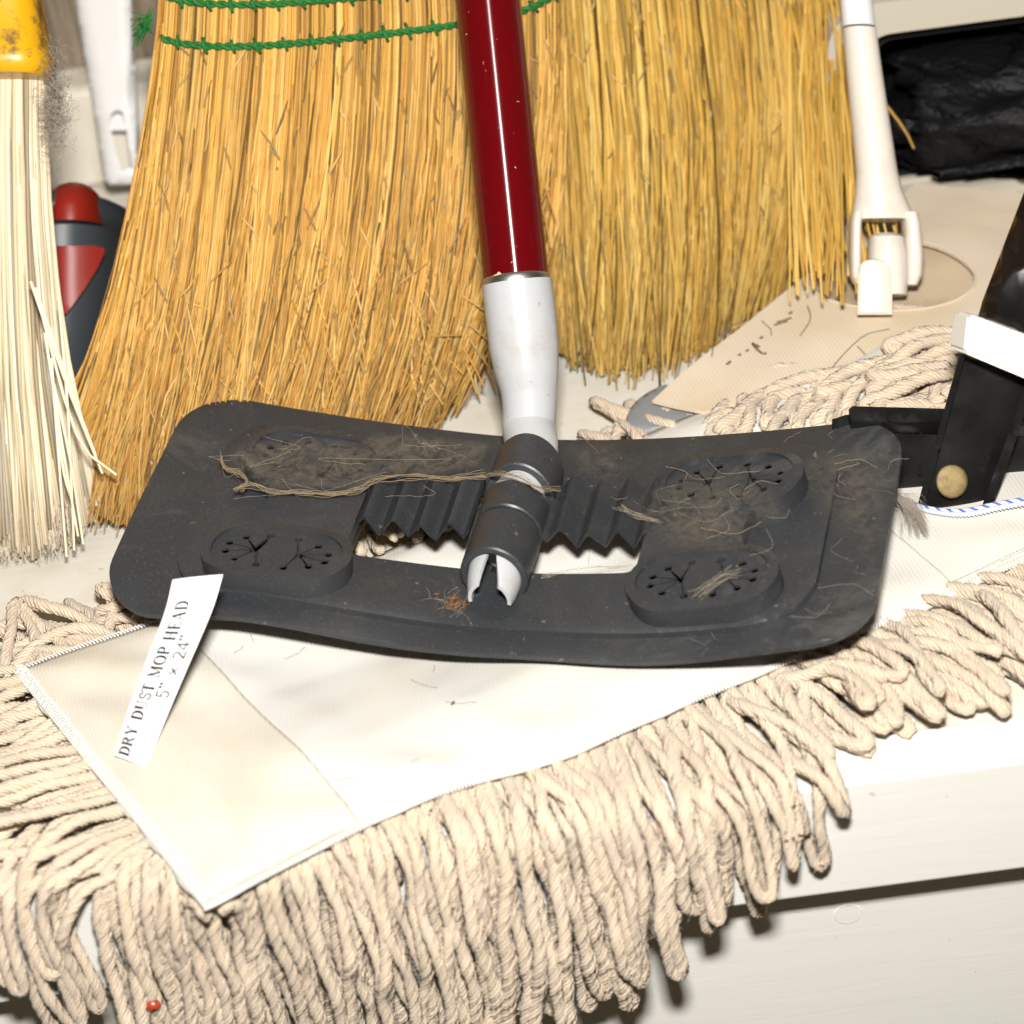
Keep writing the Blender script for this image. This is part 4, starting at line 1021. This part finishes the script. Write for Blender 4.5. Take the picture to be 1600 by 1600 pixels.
rim = np.array([[*p, float(z2(np.array(p[0]), np.array(p[1])))+0.0004] for p in hole2]); rim = np.vstack([rim, rim[:1]])
mesh_obj('pocket_hem', *tube(rim, 0.0005, 8, cap=False), m_canvas2, m2)
gr = [g2(x, y, 0.011) for x, y in ((978, 668), (979, 650), (988, 632), (1006, 616), (1048, 602), (1140, 640), (1120, 655), (1040, 668), (1000, 676))]
if sum(a[0]*b[1]-b[0]*a[1] for a, b in zip(gr, gr[1:]+gr[:1])) < 0: gr = gr[::-1]
gd = dense([tuple(p[:2]) for p in smoothpath(np.array([[*p, 0] for p in gr+[gr[0]]]), 40)[:-1]], 0.004)
V, F = slab(gd, [], 0.003, edge_round(gd, 0.0010, 0.0115), 0.0015, lambda u, v, h: np.stack([u, v, h], -1)); flatshade(mesh_obj('rubber_corner', V, F, m_grey, m2), 50)
# faded handwriting and stitched arcs on the canvas
marks = []
def mark(pts, r): marks.append(tube(np.array([[*g2(x, y), float(z2(np.array(g2(x, y)[0]), np.array(g2(x, y)[1])))+0.0001] for x, y in pts]), r, 5))
for pts in ([(1136, 571), (1141, 566)], [(1154, 556), (1157, 554)], [(1166, 549), (1169, 547)], [(1176, 536), (1182, 545), (1192, 553), (1197, 552)], [(1181, 538), (1186, 542)], [(1188, 528), (1191, 525)],
            [(1210, 507), (1218, 504), (1230, 501)], [(1214, 502), (1224, 500), (1236, 496)], [(1233, 490), (1237, 487)], [(1396, 532), (1402, 528)]):
    mark(smoothpath([(x, y) for x, y in pts], 6), 0.00055)
for pts in ([(1112, 560), (1118, 535), (1140, 512), (1165, 500)], [(1262, 478), (1266, 500), (1250, 525)], [(1190, 500), (1203, 512), (1205, 522)], [(1290, 590), (1310, 560), (1350, 525), (1390, 515)], [(1340, 540), (1360, 560)]):
    mark(smoothpath(pts, 12), 0.00022)
mesh_obj('faded_marks', *join(marks), m_fadeink, m2)
# its fringe
fuzz_pts.clear()
fe = np.array([gp(x, y, 0.012)[:2] for x, y in ((1140, 636), (1160, 632), (1250, 612), (1400, 580), (1600, 547), (1720, 530))])
fl = np.concatenate([[0], np.cumsum(np.linalg.norm(np.diff(fe, axis=0), axis=1))])
for k in range(64):
    l = (k+rng.uniform(-0.4, 0.4))/64*fl[-1]; l = max(0.001, l); xy = np.array([np.interp(l, fl, fe[:, 0]), np.interp(l, fl, fe[:, 1])])
    hd = rot2(np.array([0, -1.0]), -0.62+rng.normal()*0.35)
    loop_strand(m2, [*xy, 0.0125], hd, rng.uniform(0.030, 0.050), rng.uniform(0.006, 0.019), 0.01, rng.uniform(0.003, 0.005), rng.uniform(-0.6, 0.6), rng.normal()*1.5, rng.uniform(0.0023, 0.0028), 0.9, 3)
for x, y, z, ang in ((1500, 575, 0.0185, -1.45), (1490, 588, 0.0185, -1.3), (1470, 600, 0.019, -1.2), (1540, 560, 0.0185, -1.5), (1440, 612, 0.019, -0.9), (1530, 596, 0.021, -1.3), (1590, 575, 0.021, -1.4), (1500, 545, 0.0185, -1.35), (1560, 530, 0.0185, -1.6), (1420, 600, 0.0185, -0.6)):
    p = gp(x, y, z); hd = rot2(np.array([0, -1.0]), ang)
    loop_strand(m2, [p[0], p[1], z], hd, rng.uniform(0.03, 0.048), z+rng.uniform(0, 0.004), 0.01, rng.uniform(0.003, 0.0045), 0.2, rng.normal(), 0.0026, 0.6, 3)

# ------------------------------------------------------------------ cream swivel handle standing in the second mop
sv = thing('swivel_handle', 'cream plastic swivel mop handle with forked end in the older mop', 'mop handle')
wf = depth(gp(1368, 490, 0.010)); wk = wf-0.006
eloft([(1313, -240, 23.5, 0.0058), (1332, -60, 24.5, 0.006), (1342, 42, 25.5, 0.0062)], wk, m_wtube, 'tube', sv, 32)
eloft([(1342.5, 44, 23, 0.0055), (1343, 46, 26, 0.0064), (1350, 110, 28, 0.0068), (1360, 190, 30, 0.0072), (1370, 270, 32.5, 0.0078), (1373, 298, 37, 0.008), (1376, 316, 42, 0.008), (1378, 330, 46, 0.0078), (1380, 344, 49, 0.0072)], wk, m_cream, 'ferrule', sv, 36, 2.2)
for secs in ([(1420, 334, 13, 0.0066), (1423, 350, 14, 0.007), (1427, 400, 14, 0.007), (1427, 430, 13, 0.006), (1424, 446, 9, 0.004)], [(1339, 334, 10, 0.0066), (1336, 350, 9, 0.007), (1335, 400, 9, 0.007), (1336, 430, 8.5, 0.006), (1338, 444, 5, 0.003)]):
    eloft(secs, wk, m_cream, 'fork_arm', sv, 24, 2.6)
eloft([(1382, 366, 18, 0.006), (1384, 372, 27, 0.0085), (1386, 400, 30, 0.0095), (1388, 440, 30, 0.0095), (1390, 462, 26, 0.0085)], wk, m_cream, 'pivot', sv, 28, 2.4)
fo = dense([(x, -y) for x, y in ([(1340, 492), (1340, 425)]+[(1367-27*math.cos(t), 425-21*math.sin(t)) for t in np.linspace(0.15, math.pi-0.15, 12)]+[(1394, 425), (1394, 492)])][::-1], 8)
V, F = slab(fo, [], 10, eround_px(fo, 0.001, 6), -0.007, lambda u, v, h: at2(u, -v, wk-0.0125-h)); flatshade(mesh_obj('tongue', V, F, m_cream, sv), 40)

# ------------------------------------------------------------------ black mop frame with channel handle in the main mop's pocket
bf = thing('mop_frame', 'black metal mop frame and handle with brass rivet in the blue-edged pocket', 'mop frame')
wb_ = depth(gp(1490, 800, 0.014))+0.010
def pslab(name, poly, top, bot, mat, parent, wd, rnd=0.0006, rw=5, grid=25, holes=(), skx=0.0, sky=0.0):
    O = dense([(x, -y) for x, y in poly], 18)
    if sum(a[0]*b[1]-b[0]*a[1] for a, b in zip(O, O[1:]+O[:1])) < 0: O = O[::-1]
    ef = eround_px(O, rnd, rw)
    V, F = slab(O, [], grid, lambda V: top+ef(V), bot, lambda u, v, h: at2(u+skx*(top-h), -v+sky*(top-h), wd-h-8e-5*(800+v))); return flatshade(mesh_obj(name, V, F, mat, parent), 40)
pslab('bracket', [(1300, 655), (1322, 648), (1346, 648), (1700, 660), (1700, 840), (1440, 830), (1330, 760), (1300, 700)], 0.0, -0.006, m_black, bf, wb_+0.004)
pslab('bracket_lip', [(1326, 638), (1332, 633), (1480, 637), (1700, 645), (1700, 668), (1330, 656)], 0.007, 0.0, m_black, bf, wb_+0.004, sky=2500)
pslab('bracket_rib', [(1436, 674), (1442, 676), (1440, 742), (1434, 742)], 0.0030, 0.0, m_black, bf, wb_+0.004)
ch = [(1497, 572), (1640, 560), (1612, 640), (1524, 830), (1432, 800), (1440, 760)]
pslab('channel', [(1503, 556), (1612, 585), (1600, 640), (1525, 835), (1427, 815), (1442, 765)], 0.002, -0.002, m_black, bf, wb_-0.006)
pslab('channel_flange', [(1500, 552), (1508, 556), (1450, 770), (1436, 815), (1428, 812), (1440, 765)], 0.007, -0.002, m_black, bf, wb_-0.006)
pslab('channel_flange', [(1604, 590), (1614, 592), (1600, 650), (1536, 838), (1518, 834), (1590, 640)], 0.007, -0.002, m_black, bf, wb_-0.006)
pslab('upper_handle', [(1528, 495), (1535, 470), (1600, 300), (1640, 210), (1740, 240), (1690, 420), (1650, 560)], 0.010, -0.006, m_brown, bf, wb_-0.006, 0.004, 22)
pslab('handle_insert', [(1556, 490), (1562, 450), (1585, 425), (1625, 410), (1700, 420), (1680, 540), (1620, 530)], 0.0125, 0.009, m_black, bf, wb_-0.006, 0.001, 8)
# rivet
V = []; F = []; n = 32
c_ = (1487, 752)
for r, h in ((0.0, 0.0090), (14, 0.0090), (21, 0.00895), (23.5, 0.0087), (25.5, 0.0075), (25.5, 0.002)):
    for i in range(n): V.append(at(c_[0]+r*math.cos(2*math.pi*i/n), c_[1]+r*math.sin(2*math.pi*i/n)*1.06, wb_-0.006-h+0.004-8e-5*(800-c_[1])))
for q in range(5):
    for i in range(n): F.append((q*n+i, q*n+(i+1) % n, (q+1)*n+(i+1) % n, (q+1)*n+i))
flatshade(mesh_obj('rivet', np.array(V), F, m_brass, bf), 40)
# ivory clip round the handle
wc = wb_-0.022-8e-5*250
cv = [at(1514, 490, wc), at(1730, 572, wc), at(1730, 646, wc), at(1508, 552, wc), at(1493, 483, wc+0.012), at(1700, 540, wc+0.024), at(1700, 620, wc+0.024), at(1478, 542, wc+0.012)]
import bmesh
bm = bmesh.new(); bvs = [bm.verts.new(tuple(v)) for v in cv]
# top edge recedes to the back like a sleeve
bvs.append(bm.verts.new(tuple(at(1534, 481, wc+0.012))))
for f in ((0, 1, 2, 3), (4, 7, 6, 5), (0, 3, 7, 4), (1, 5, 6, 2), (3, 2, 6, 7), (0, 4, 5, 1)):
    bm.faces.new([bvs[i] for i in f])
bm.verts.remove(bvs[8])
bmesh.ops.recalc_face_normals(bm, faces=bm.faces[:]); bmesh.ops.bevel(bm, geom=bm.edges[:], offset=0.0012, segments=3, affect='EDGES')
me = bpy.data.meshes.new('clip'); bm.to_mesh(me); bm.free(); me.materials.append(m_clip.m); o = bpy.data.objects.new('clip', me); link(o, bf); flatshade(o, 30)

# ------------------------------------------------------------------ cream tub on its side with a black bag inside
tb = thing('storage_tub', 'cream plastic tub lying on its side with dark mouth, far right', 'tub')
YT = 0.190
def onY(px, py, Y):
    d = cf*KP+cr*(px-800)-cu*(py-800); return CAM+d*(Y-CAM[1])/d[1]
zt_ = onY(1480, 28, YT)[2]; x0_ = onY(1372, 120, YT)[0]-0.004
outer = rrect(x0_-0.010, x0_+0.34, 0.001, zt_+0.006, 0.014, 8); inner = rrect(x0_, x0_+0.33, 0.008, zt_-0.002, 0.010, 8)
V, F = slab(dense(outer, 0.01), [dense(inner, 0.01)], 0, 0.0, -0.085, lambda u, v, h: np.stack([u, YT-h, v], -1)); flatshade(mesh_obj('shell', V, F, m_tub, tb), 40)
V, F = slab(rrect(x0_-0.016, x0_+0.346, 0.0008, zt_+0.014, 0.018, 8), [dense(rrect(x0_-0.004, x0_+0.334, 0.006, zt_+0.001, 0.012, 8), 0.01)], 0, 0.008, -0.004, lambda u, v, h: np.stack([u, YT-h, v], -1)); flatshade(mesh_obj('rim', V, F, m_tub, tb), 40)
V, F = slab(rrect(x0_+0.0004, x0_+0.3296, 0.0084, zt_-0.0024, 0.0096, 8), [rrect(x0_+0.003, x0_+0.327, 0.011, zt_-0.007, 0.008, 8)], 0, -0.002, -0.084, lambda u, v, h: np.stack([u, YT-h, v], -1)); flatshade(mesh_obj('lining', V, F, m_tubin, tb), 40)
V, F = slab(rrect(x0_+0.002, x0_+0.328, 0.010, zt_-0.004, 0.009, 8), [], 0, -0.078, -0.083, lambda u, v, h: np.stack([u, YT-h, v], -1)); mesh_obj('back_wall', V, F, m_tubin, tb)
from mathutils import noise as mnoise
n1, n2 = 90, 60; V = []
for i in range(n1):
    for j in range(n2):
        th = 2*math.pi*i/n1; ph = math.pi*(j+0.5)/n2
        d = np.array([math.cos(th)*math.sin(ph), math.sin(th)*math.sin(ph), math.cos(ph)])
        sq = [math.copysign(abs(x)**0.75, x) for x in d]
        nv = mnoise.ridged_multi_fractal(Vector((d[0]*2.1, d[1]*2.1, d[2]*2.6+3.0)), 0.9, 2.1, 4, 1.0, 2.0)
        k = 0.80+0.17*nv
        V.append((x0_+0.165+0.155*k*sq[0], YT+0.016+0.050*k*sq[1], max(0.0165, 0.030+0.034*k*sq[2])))
F = [(i*n2+j, ((i+1) % n1)*n2+j, ((i+1) % n1)*n2+j+1, i*n2+j+1) for i in range(n1) for j in range(n2-1)]
F += [tuple(i*n2 for i in reversed(range(n1))), tuple(i*n2+n2-1 for i in range(n1))]
tag(mesh_obj('plastic_bag', np.array(V), F, m_bag), 'crumpled black plastic bag inside the cream tub', 'bag')

# ------------------------------------------------------------------ cobwebs, dust and crumbs
_U, _V = np.meshgrid(np.linspace(-0.125, 0.125, 501), np.linspace(-0.056, 0.056, 225), indexing='ij')
_cache = {}
def pin(px, py, h):
    hk = round(h, 4)
    if hk not in _cache:
        P = plate(_U, _V, np.full_like(_U, h))-CAM; wq = P @ cf; _cache[hk] = np.stack([800+KP*(P @ cr)/wq, 800-KP*(P @ cu)/wq], -1)
    d = ((_cache[hk]-np.array([px, py]))**2).sum(-1); i = np.unravel_index(d.argmin(), d.shape); return float(_U[i]), float(_V[i])
HW = HT+0.0008
web = thing('cobweb', 'dusty brown cobweb stretched across the left half of the sweeper head', 'cobweb')
wp = [(350, 716), (372, 694), (400, 683), (440, 690), (480, 682), (560, 688), (600, 672), (660, 676), (720, 686), (764, 700), (760, 742), (700, 744), (600, 747), (560, 764), (520, 770), (460, 767), (400, 764), (372, 762), (384, 738), (366, 728)]
uvp = [pin(x, y, HW) for x, y in wp]
if sum(a[0]*b[1]-b[0]*a[1] for a, b in zip(uvp, uvp[1:]+uvp[:1])) < 0: uvp = uvp[::-1]
def webh(V): return HW+0.0006*np.sin(V[:, 0]*300)*np.sin(V[:, 1]*400)+np.clip((V[:, 0]+0.03)*0.12, 0, 0.006)
def film(root, poly_px, hf, soft=0.006, strength=1.0):
    pq = [pin(x, y, HW) for x, y in poly_px]
    if sum(a[0]*b[1]-b[0]*a[1] for a, b in zip(pq, pq[1:]+pq[:1])) < 0: pq = pq[::-1]
    pq = dense(pq, 0.002); O = np.array(pq); dist = []
    def tp(V):
        dist.append(np.sqrt(((V[:, None]-O[None])**2).sum(-1)).min(1)); return hf(V)
    V, F = slab(pq, [], 0.0016, tp, lambda V: hf(V)-0.00012, pmap)
    f = np.clip(dist[0]/soft, 0, 1)*strength; f = np.concatenate([f, f]); C = np.stack([f, f, f, np.ones_like(f)], -1)
    return mesh_obj('film', V, F, m_webs, root, col=C)
film(web, wp, webh, 0.004)
def wthread(pts, h, n=40, jit=0.0004): 
    q = np.array([pin(x, y, h) for x, y in pts]); q = smoothpath(np.array([[*p, 0] for p in q]), n)[:, :2]
    hh = h+jit*np.cumsum(rng.normal(size=n))*0.3; P = plate(q[:, 0], q[:, 1], np.maximum(hh, h*0.6)); return P
FP = []
rope = [(368, 764), (395, 758), (425, 764), (470, 770), (520, 772), (560, 764), (590, 750), (640, 745), (700, 747), (760, 744)]
for k in range(11): FP.append(wthread([(x+rng.normal()*2.5, y+rng.normal()*2.6) for x, y in rope], HW+0.0008, 40)+rng.normal(size=(40, 3))*0.00008)
rope2 = [(345, 715), (352, 730), (372, 738), (384, 750), (378, 765)]
for k in range(12): FP.append(wthread([(x+rng.normal()*2, y+rng.normal()*2) for x, y in rope2], HW, 40)+rng.normal(size=(40, 3))*0.0001)
# over the tube
over = [at(755, 744, depth(plate(UC-0.011, 0.006, HC+0.004))-0.001), at(785, 740, depth(plate(UC-0.005, 0.004, HC+RS))-0.002), at(815, 748, depth(plate(UC+0.003, 0.002, HC+RS))-0.003), at(840, 762, depth(plate(UC+0.009, 0.0, HC+RS*0.7))-0.003), at(872, 766, depth(plate(UC+0.017, 0.002, HC+0.001))-0.001)]
for k in range(9): FP.append(smoothpath(np.array(over)+rng.normal(size=(5, 3))*0.0005, 40))
V, F, C = fibres(np.array(FP), np.full((len(FP), 40), 0.00009), 3); mesh_obj('dusty_rope', V, F, m_web, web, stuff=True)
FP = []
for k in range(14):
    x = rng.uniform(360, 760); y = rng.uniform(680, 760); FP.append(wthread([(x, y), (x+rng.normal()*40, y+rng.normal()*12), (x+rng.normal()*90, y+rng.normal()*20)], HW+0.0006, 40))
V, F, C = fibres(np.array(FP), np.full((len(FP), 40), 0.00004), 3); mesh_obj('threads', V, F, m_webl, web, stuff=True)

web2 = thing('cobweb', 'tangled tan cobweb threads on the right half of the sweeper head', 'cobweb')
FP = []
for k in range(50):
    if k < 18: x = rng.normal()*70+1080; y = rng.normal()*28+790
    elif k < 38: x = rng.uniform(900, 1370); y = rng.uniform(680, 1000)
    else: x = rng.normal()*35+1300; y = rng.normal()*30+740
    L = rng.uniform(15, 60); an = rng.uniform(0, 6.28); hq = HW if k < 18 else 0.0012
    FP.append(wthread([(x, y), (x+L*math.cos(an), y+0.5*L*math.sin(an)), (x+L*1.6*math.cos(an+0.5), y+0.8*L*math.sin(an+0.5))], hq, 24))
for k in range(12):
    FP.append(wthread([(970+rng.normal()*6, 790+rng.normal()*4), (1000+rng.normal()*4, 806+rng.normal()*3), (1030+rng.normal()*5, 815+rng.normal()*3)], HW+0.001, 24))
    FP.append(wthread([(1090+rng.normal()*10, 930+rng.normal()*5), (1120+rng.normal()*10, 905+rng.normal()*6), (1150+rng.normal()*8, 895+rng.normal()*4)], HW, 24))
pA_, pB_, pC_ = plate(0.016, -0.020, 0.004), plate(0.030, -0.014, 0.001), plate(0.044, -0.016, 0.004)
for k in range(10): FP.append(smoothpath([pA_+rng.normal(size=3)*0.0006, pB_+rng.normal(size=3)*0.0008, pC_+rng.normal(size=3)*0.0006], 24))
V, F, C = fibres(np.array(FP), np.repeat(rng.uniform(0.000025, 0.00006, (len(FP), 1)), 24, 1), 3); mesh_obj('threads', V, F, m_webl, web2, stuff=True)

def flakes(name, cx, cy, sx, sy, n, size, mat, label, cat, zf, parent=None):
    parts = []
    for k in range(n):
        p = zf(cx+rng.normal()*sx, cy+rng.normal()*sy); d1 = rng.normal(size=3); d1[2] *= 0.4; d1 /= np.linalg.norm(d1); d2 = np.cross(d1, rng.normal(size=3)); d2 /= np.linalg.norm(d2)
        s_ = size*rng.uniform(0.5, 1.3); m = 6; ring = [p+np.array([0, 0, s_*0.25])+d1*s_*math.cos(i*1.047)*rng.uniform(0.6, 1.1)+d2*0.5*s_*math.sin(i*1.047)*rng.uniform(0.6, 1.1) for i in range(m)]
        nn = np.cross(d1, d2)*s_*0.18; parts.append((np.array(ring+[q+nn for q in ring]), [tuple(range(m)), tuple(range(2*m-1, m-1, -1))]+[(i, m+i, m+(i+1) % m, (i+1) % m) for i in range(m)]))
    o = mesh_obj(name, *join(parts), mat, parent, smooth=False)
    if label: tag(o, label, cat)
    return o
film(web2, [(960, 760), (1000, 770), (1040, 745), (1110, 735), (1200, 750), (1245, 800), (1190, 830), (1150, 870), (1060, 870), (1010, 840), (970, 800)], lambda V: np.full(len(V), HW+0.0005), 0.010, 0.8)
film(web2, [(1230, 690), (1300, 665), (1385, 690), (1390, 800), (1340, 850), (1280, 800), (1240, 740)], lambda V: np.full(len(V), 0.0042), 0.012, 0.75)
film(web2, [(880, 690), (960, 690), (1010, 720), (960, 760), (890, 745)], lambda V: np.full(len(V), HW+0.0005), 0.008, 0.6)
def on_plate(x, y): u, v = pin(x, y, 0.003); return plate(u, v, 0.0032)
hk = flakes('husk_clump', 706, 944, 11, 7, 22, 0.0014, m_rust, 'clump of orange-brown husks on the sweeper below the white prongs', 'debris', on_plate)
FP = []
for k in range(24):
    p = on_plate(705+rng.normal()*16, 945+rng.normal()*10)+[0, 0, 0.001]; d = rng.normal(size=3)*0.004; d[2] = abs(d[2])*0.3; FP.append(np.stack([p, p+d*0.6, p+d+rng.normal(size=3)*0.001]))
V, F, C = fibres(np.array(FP), np.full((24, 3), 0.00004), 3); mesh_obj('husk_fibres', V, F, m_webl, hk, stuff=True)
def on_canvas(x, y): return gp(x, y, 0.0165)
flakes('leaf_fragment', 708, 1099, 1, 1, 1, 0.0016, m_rust, 'tiny brown leaf fragment on the white canvas', 'debris', on_canvas)
flakes('seed_speck', 560, 1006, 3, 2, 3, 0.0008, m_rust, 'specks beside the front rim of the sweeper', 'debris', on_canvas)
# dark flakes and beetle on the yarn: found on the strands by ray casting
dg = bpy.context.evaluated_depsgraph_get(); dg.update()
def hit(px, py):
    d = Vector(cf*KP+cr*(px-800)-cu*(py-800)).normalized(); ok, loc, nrm, i, ob, mt = scn.ray_cast(dg, Vector(CAM), d)
    return np.array(loc), np.array(nrm)
def hit_p(x, y): return hit(x, y)[0]-cf*0.0002
flakes('paint_flake', 1250, 1306, 12, 5, 12, 0.0012, m_flake, 'dark brown flakes stuck to the right end of the hanging fringe', 'debris', hit_p)
flakes('paint_flake', 1245, 1263, 6, 7, 5, 0.0007, m_flake, 'few dark specks on the yarn above the brown flakes', 'debris', hit_p)
flakes('seed_husk', 672, 1268, 1, 5, 3, 0.0009, m_flake, 'small dark seed husk caught in the fringe under the canvas edge', 'debris', hit_p)
lp, lnrm = hit(238, 1570); V = []; F = []
n1, n2 = 14, 8
for j in range(n2):
    ph = (math.pi/2)*j/(n2-1)
    for i in range(n1):
        th = 2*math.pi*i/n1; V.append(lp+cr*0.0026*math.cos(th)*math.cos(ph)+cu*0.0021*math.sin(th)*math.cos(ph)-cf*0.0017*math.sin(ph))
for j in range(n2-1):
    for i in range(n1): F.append((j*n1+i, j*n1+(i+1) % n1, (j+1)*n1+(i+1) % n1, (j+1)*n1+i))
V = np.array(V); bug = thing('ladybird', 'tiny red and black ladybird on the yarn at the lower left', 'insect')
mesh_obj('shell', V, F, m_bug, bug)
hd_ = lp+cu*0.0022-cf*0.0004; V2, F2 = tube(np.array([hd_-cu*0.0006, hd_, hd_+cu*0.0006]), [0.0012, 0.0011, 0.0004], 10); mesh_obj('head', V2, F2, m_ink, bug)
# lint wisp by the black frame
FP = []
for k in range(130):
    s0 = (1392+rng.normal()*3, 772+rng.normal()*4); e0 = (1450+rng.normal()*3-abs(rng.normal())*16, 838-abs(rng.normal())*18)
    mid = ((s0[0]+e0[0])/2+9+rng.normal()*4, (s0[1]+e0[1])/2-7+rng.normal()*3)
    FP.append(smoothpath([gp(*s0, 0.026), gp(*mid, 0.027), gp(*e0, 0.0235)], 8))
V, F, C = fibres(np.array(FP), np.tile(np.linspace(0.00008, 0.00004, 8), (130, 1)), 3)
tag(mesh_obj('lint_wisp', V, F, m_lint), 'wisp of grey lint trailing from the sweeper rim by the black frame', 'lint')
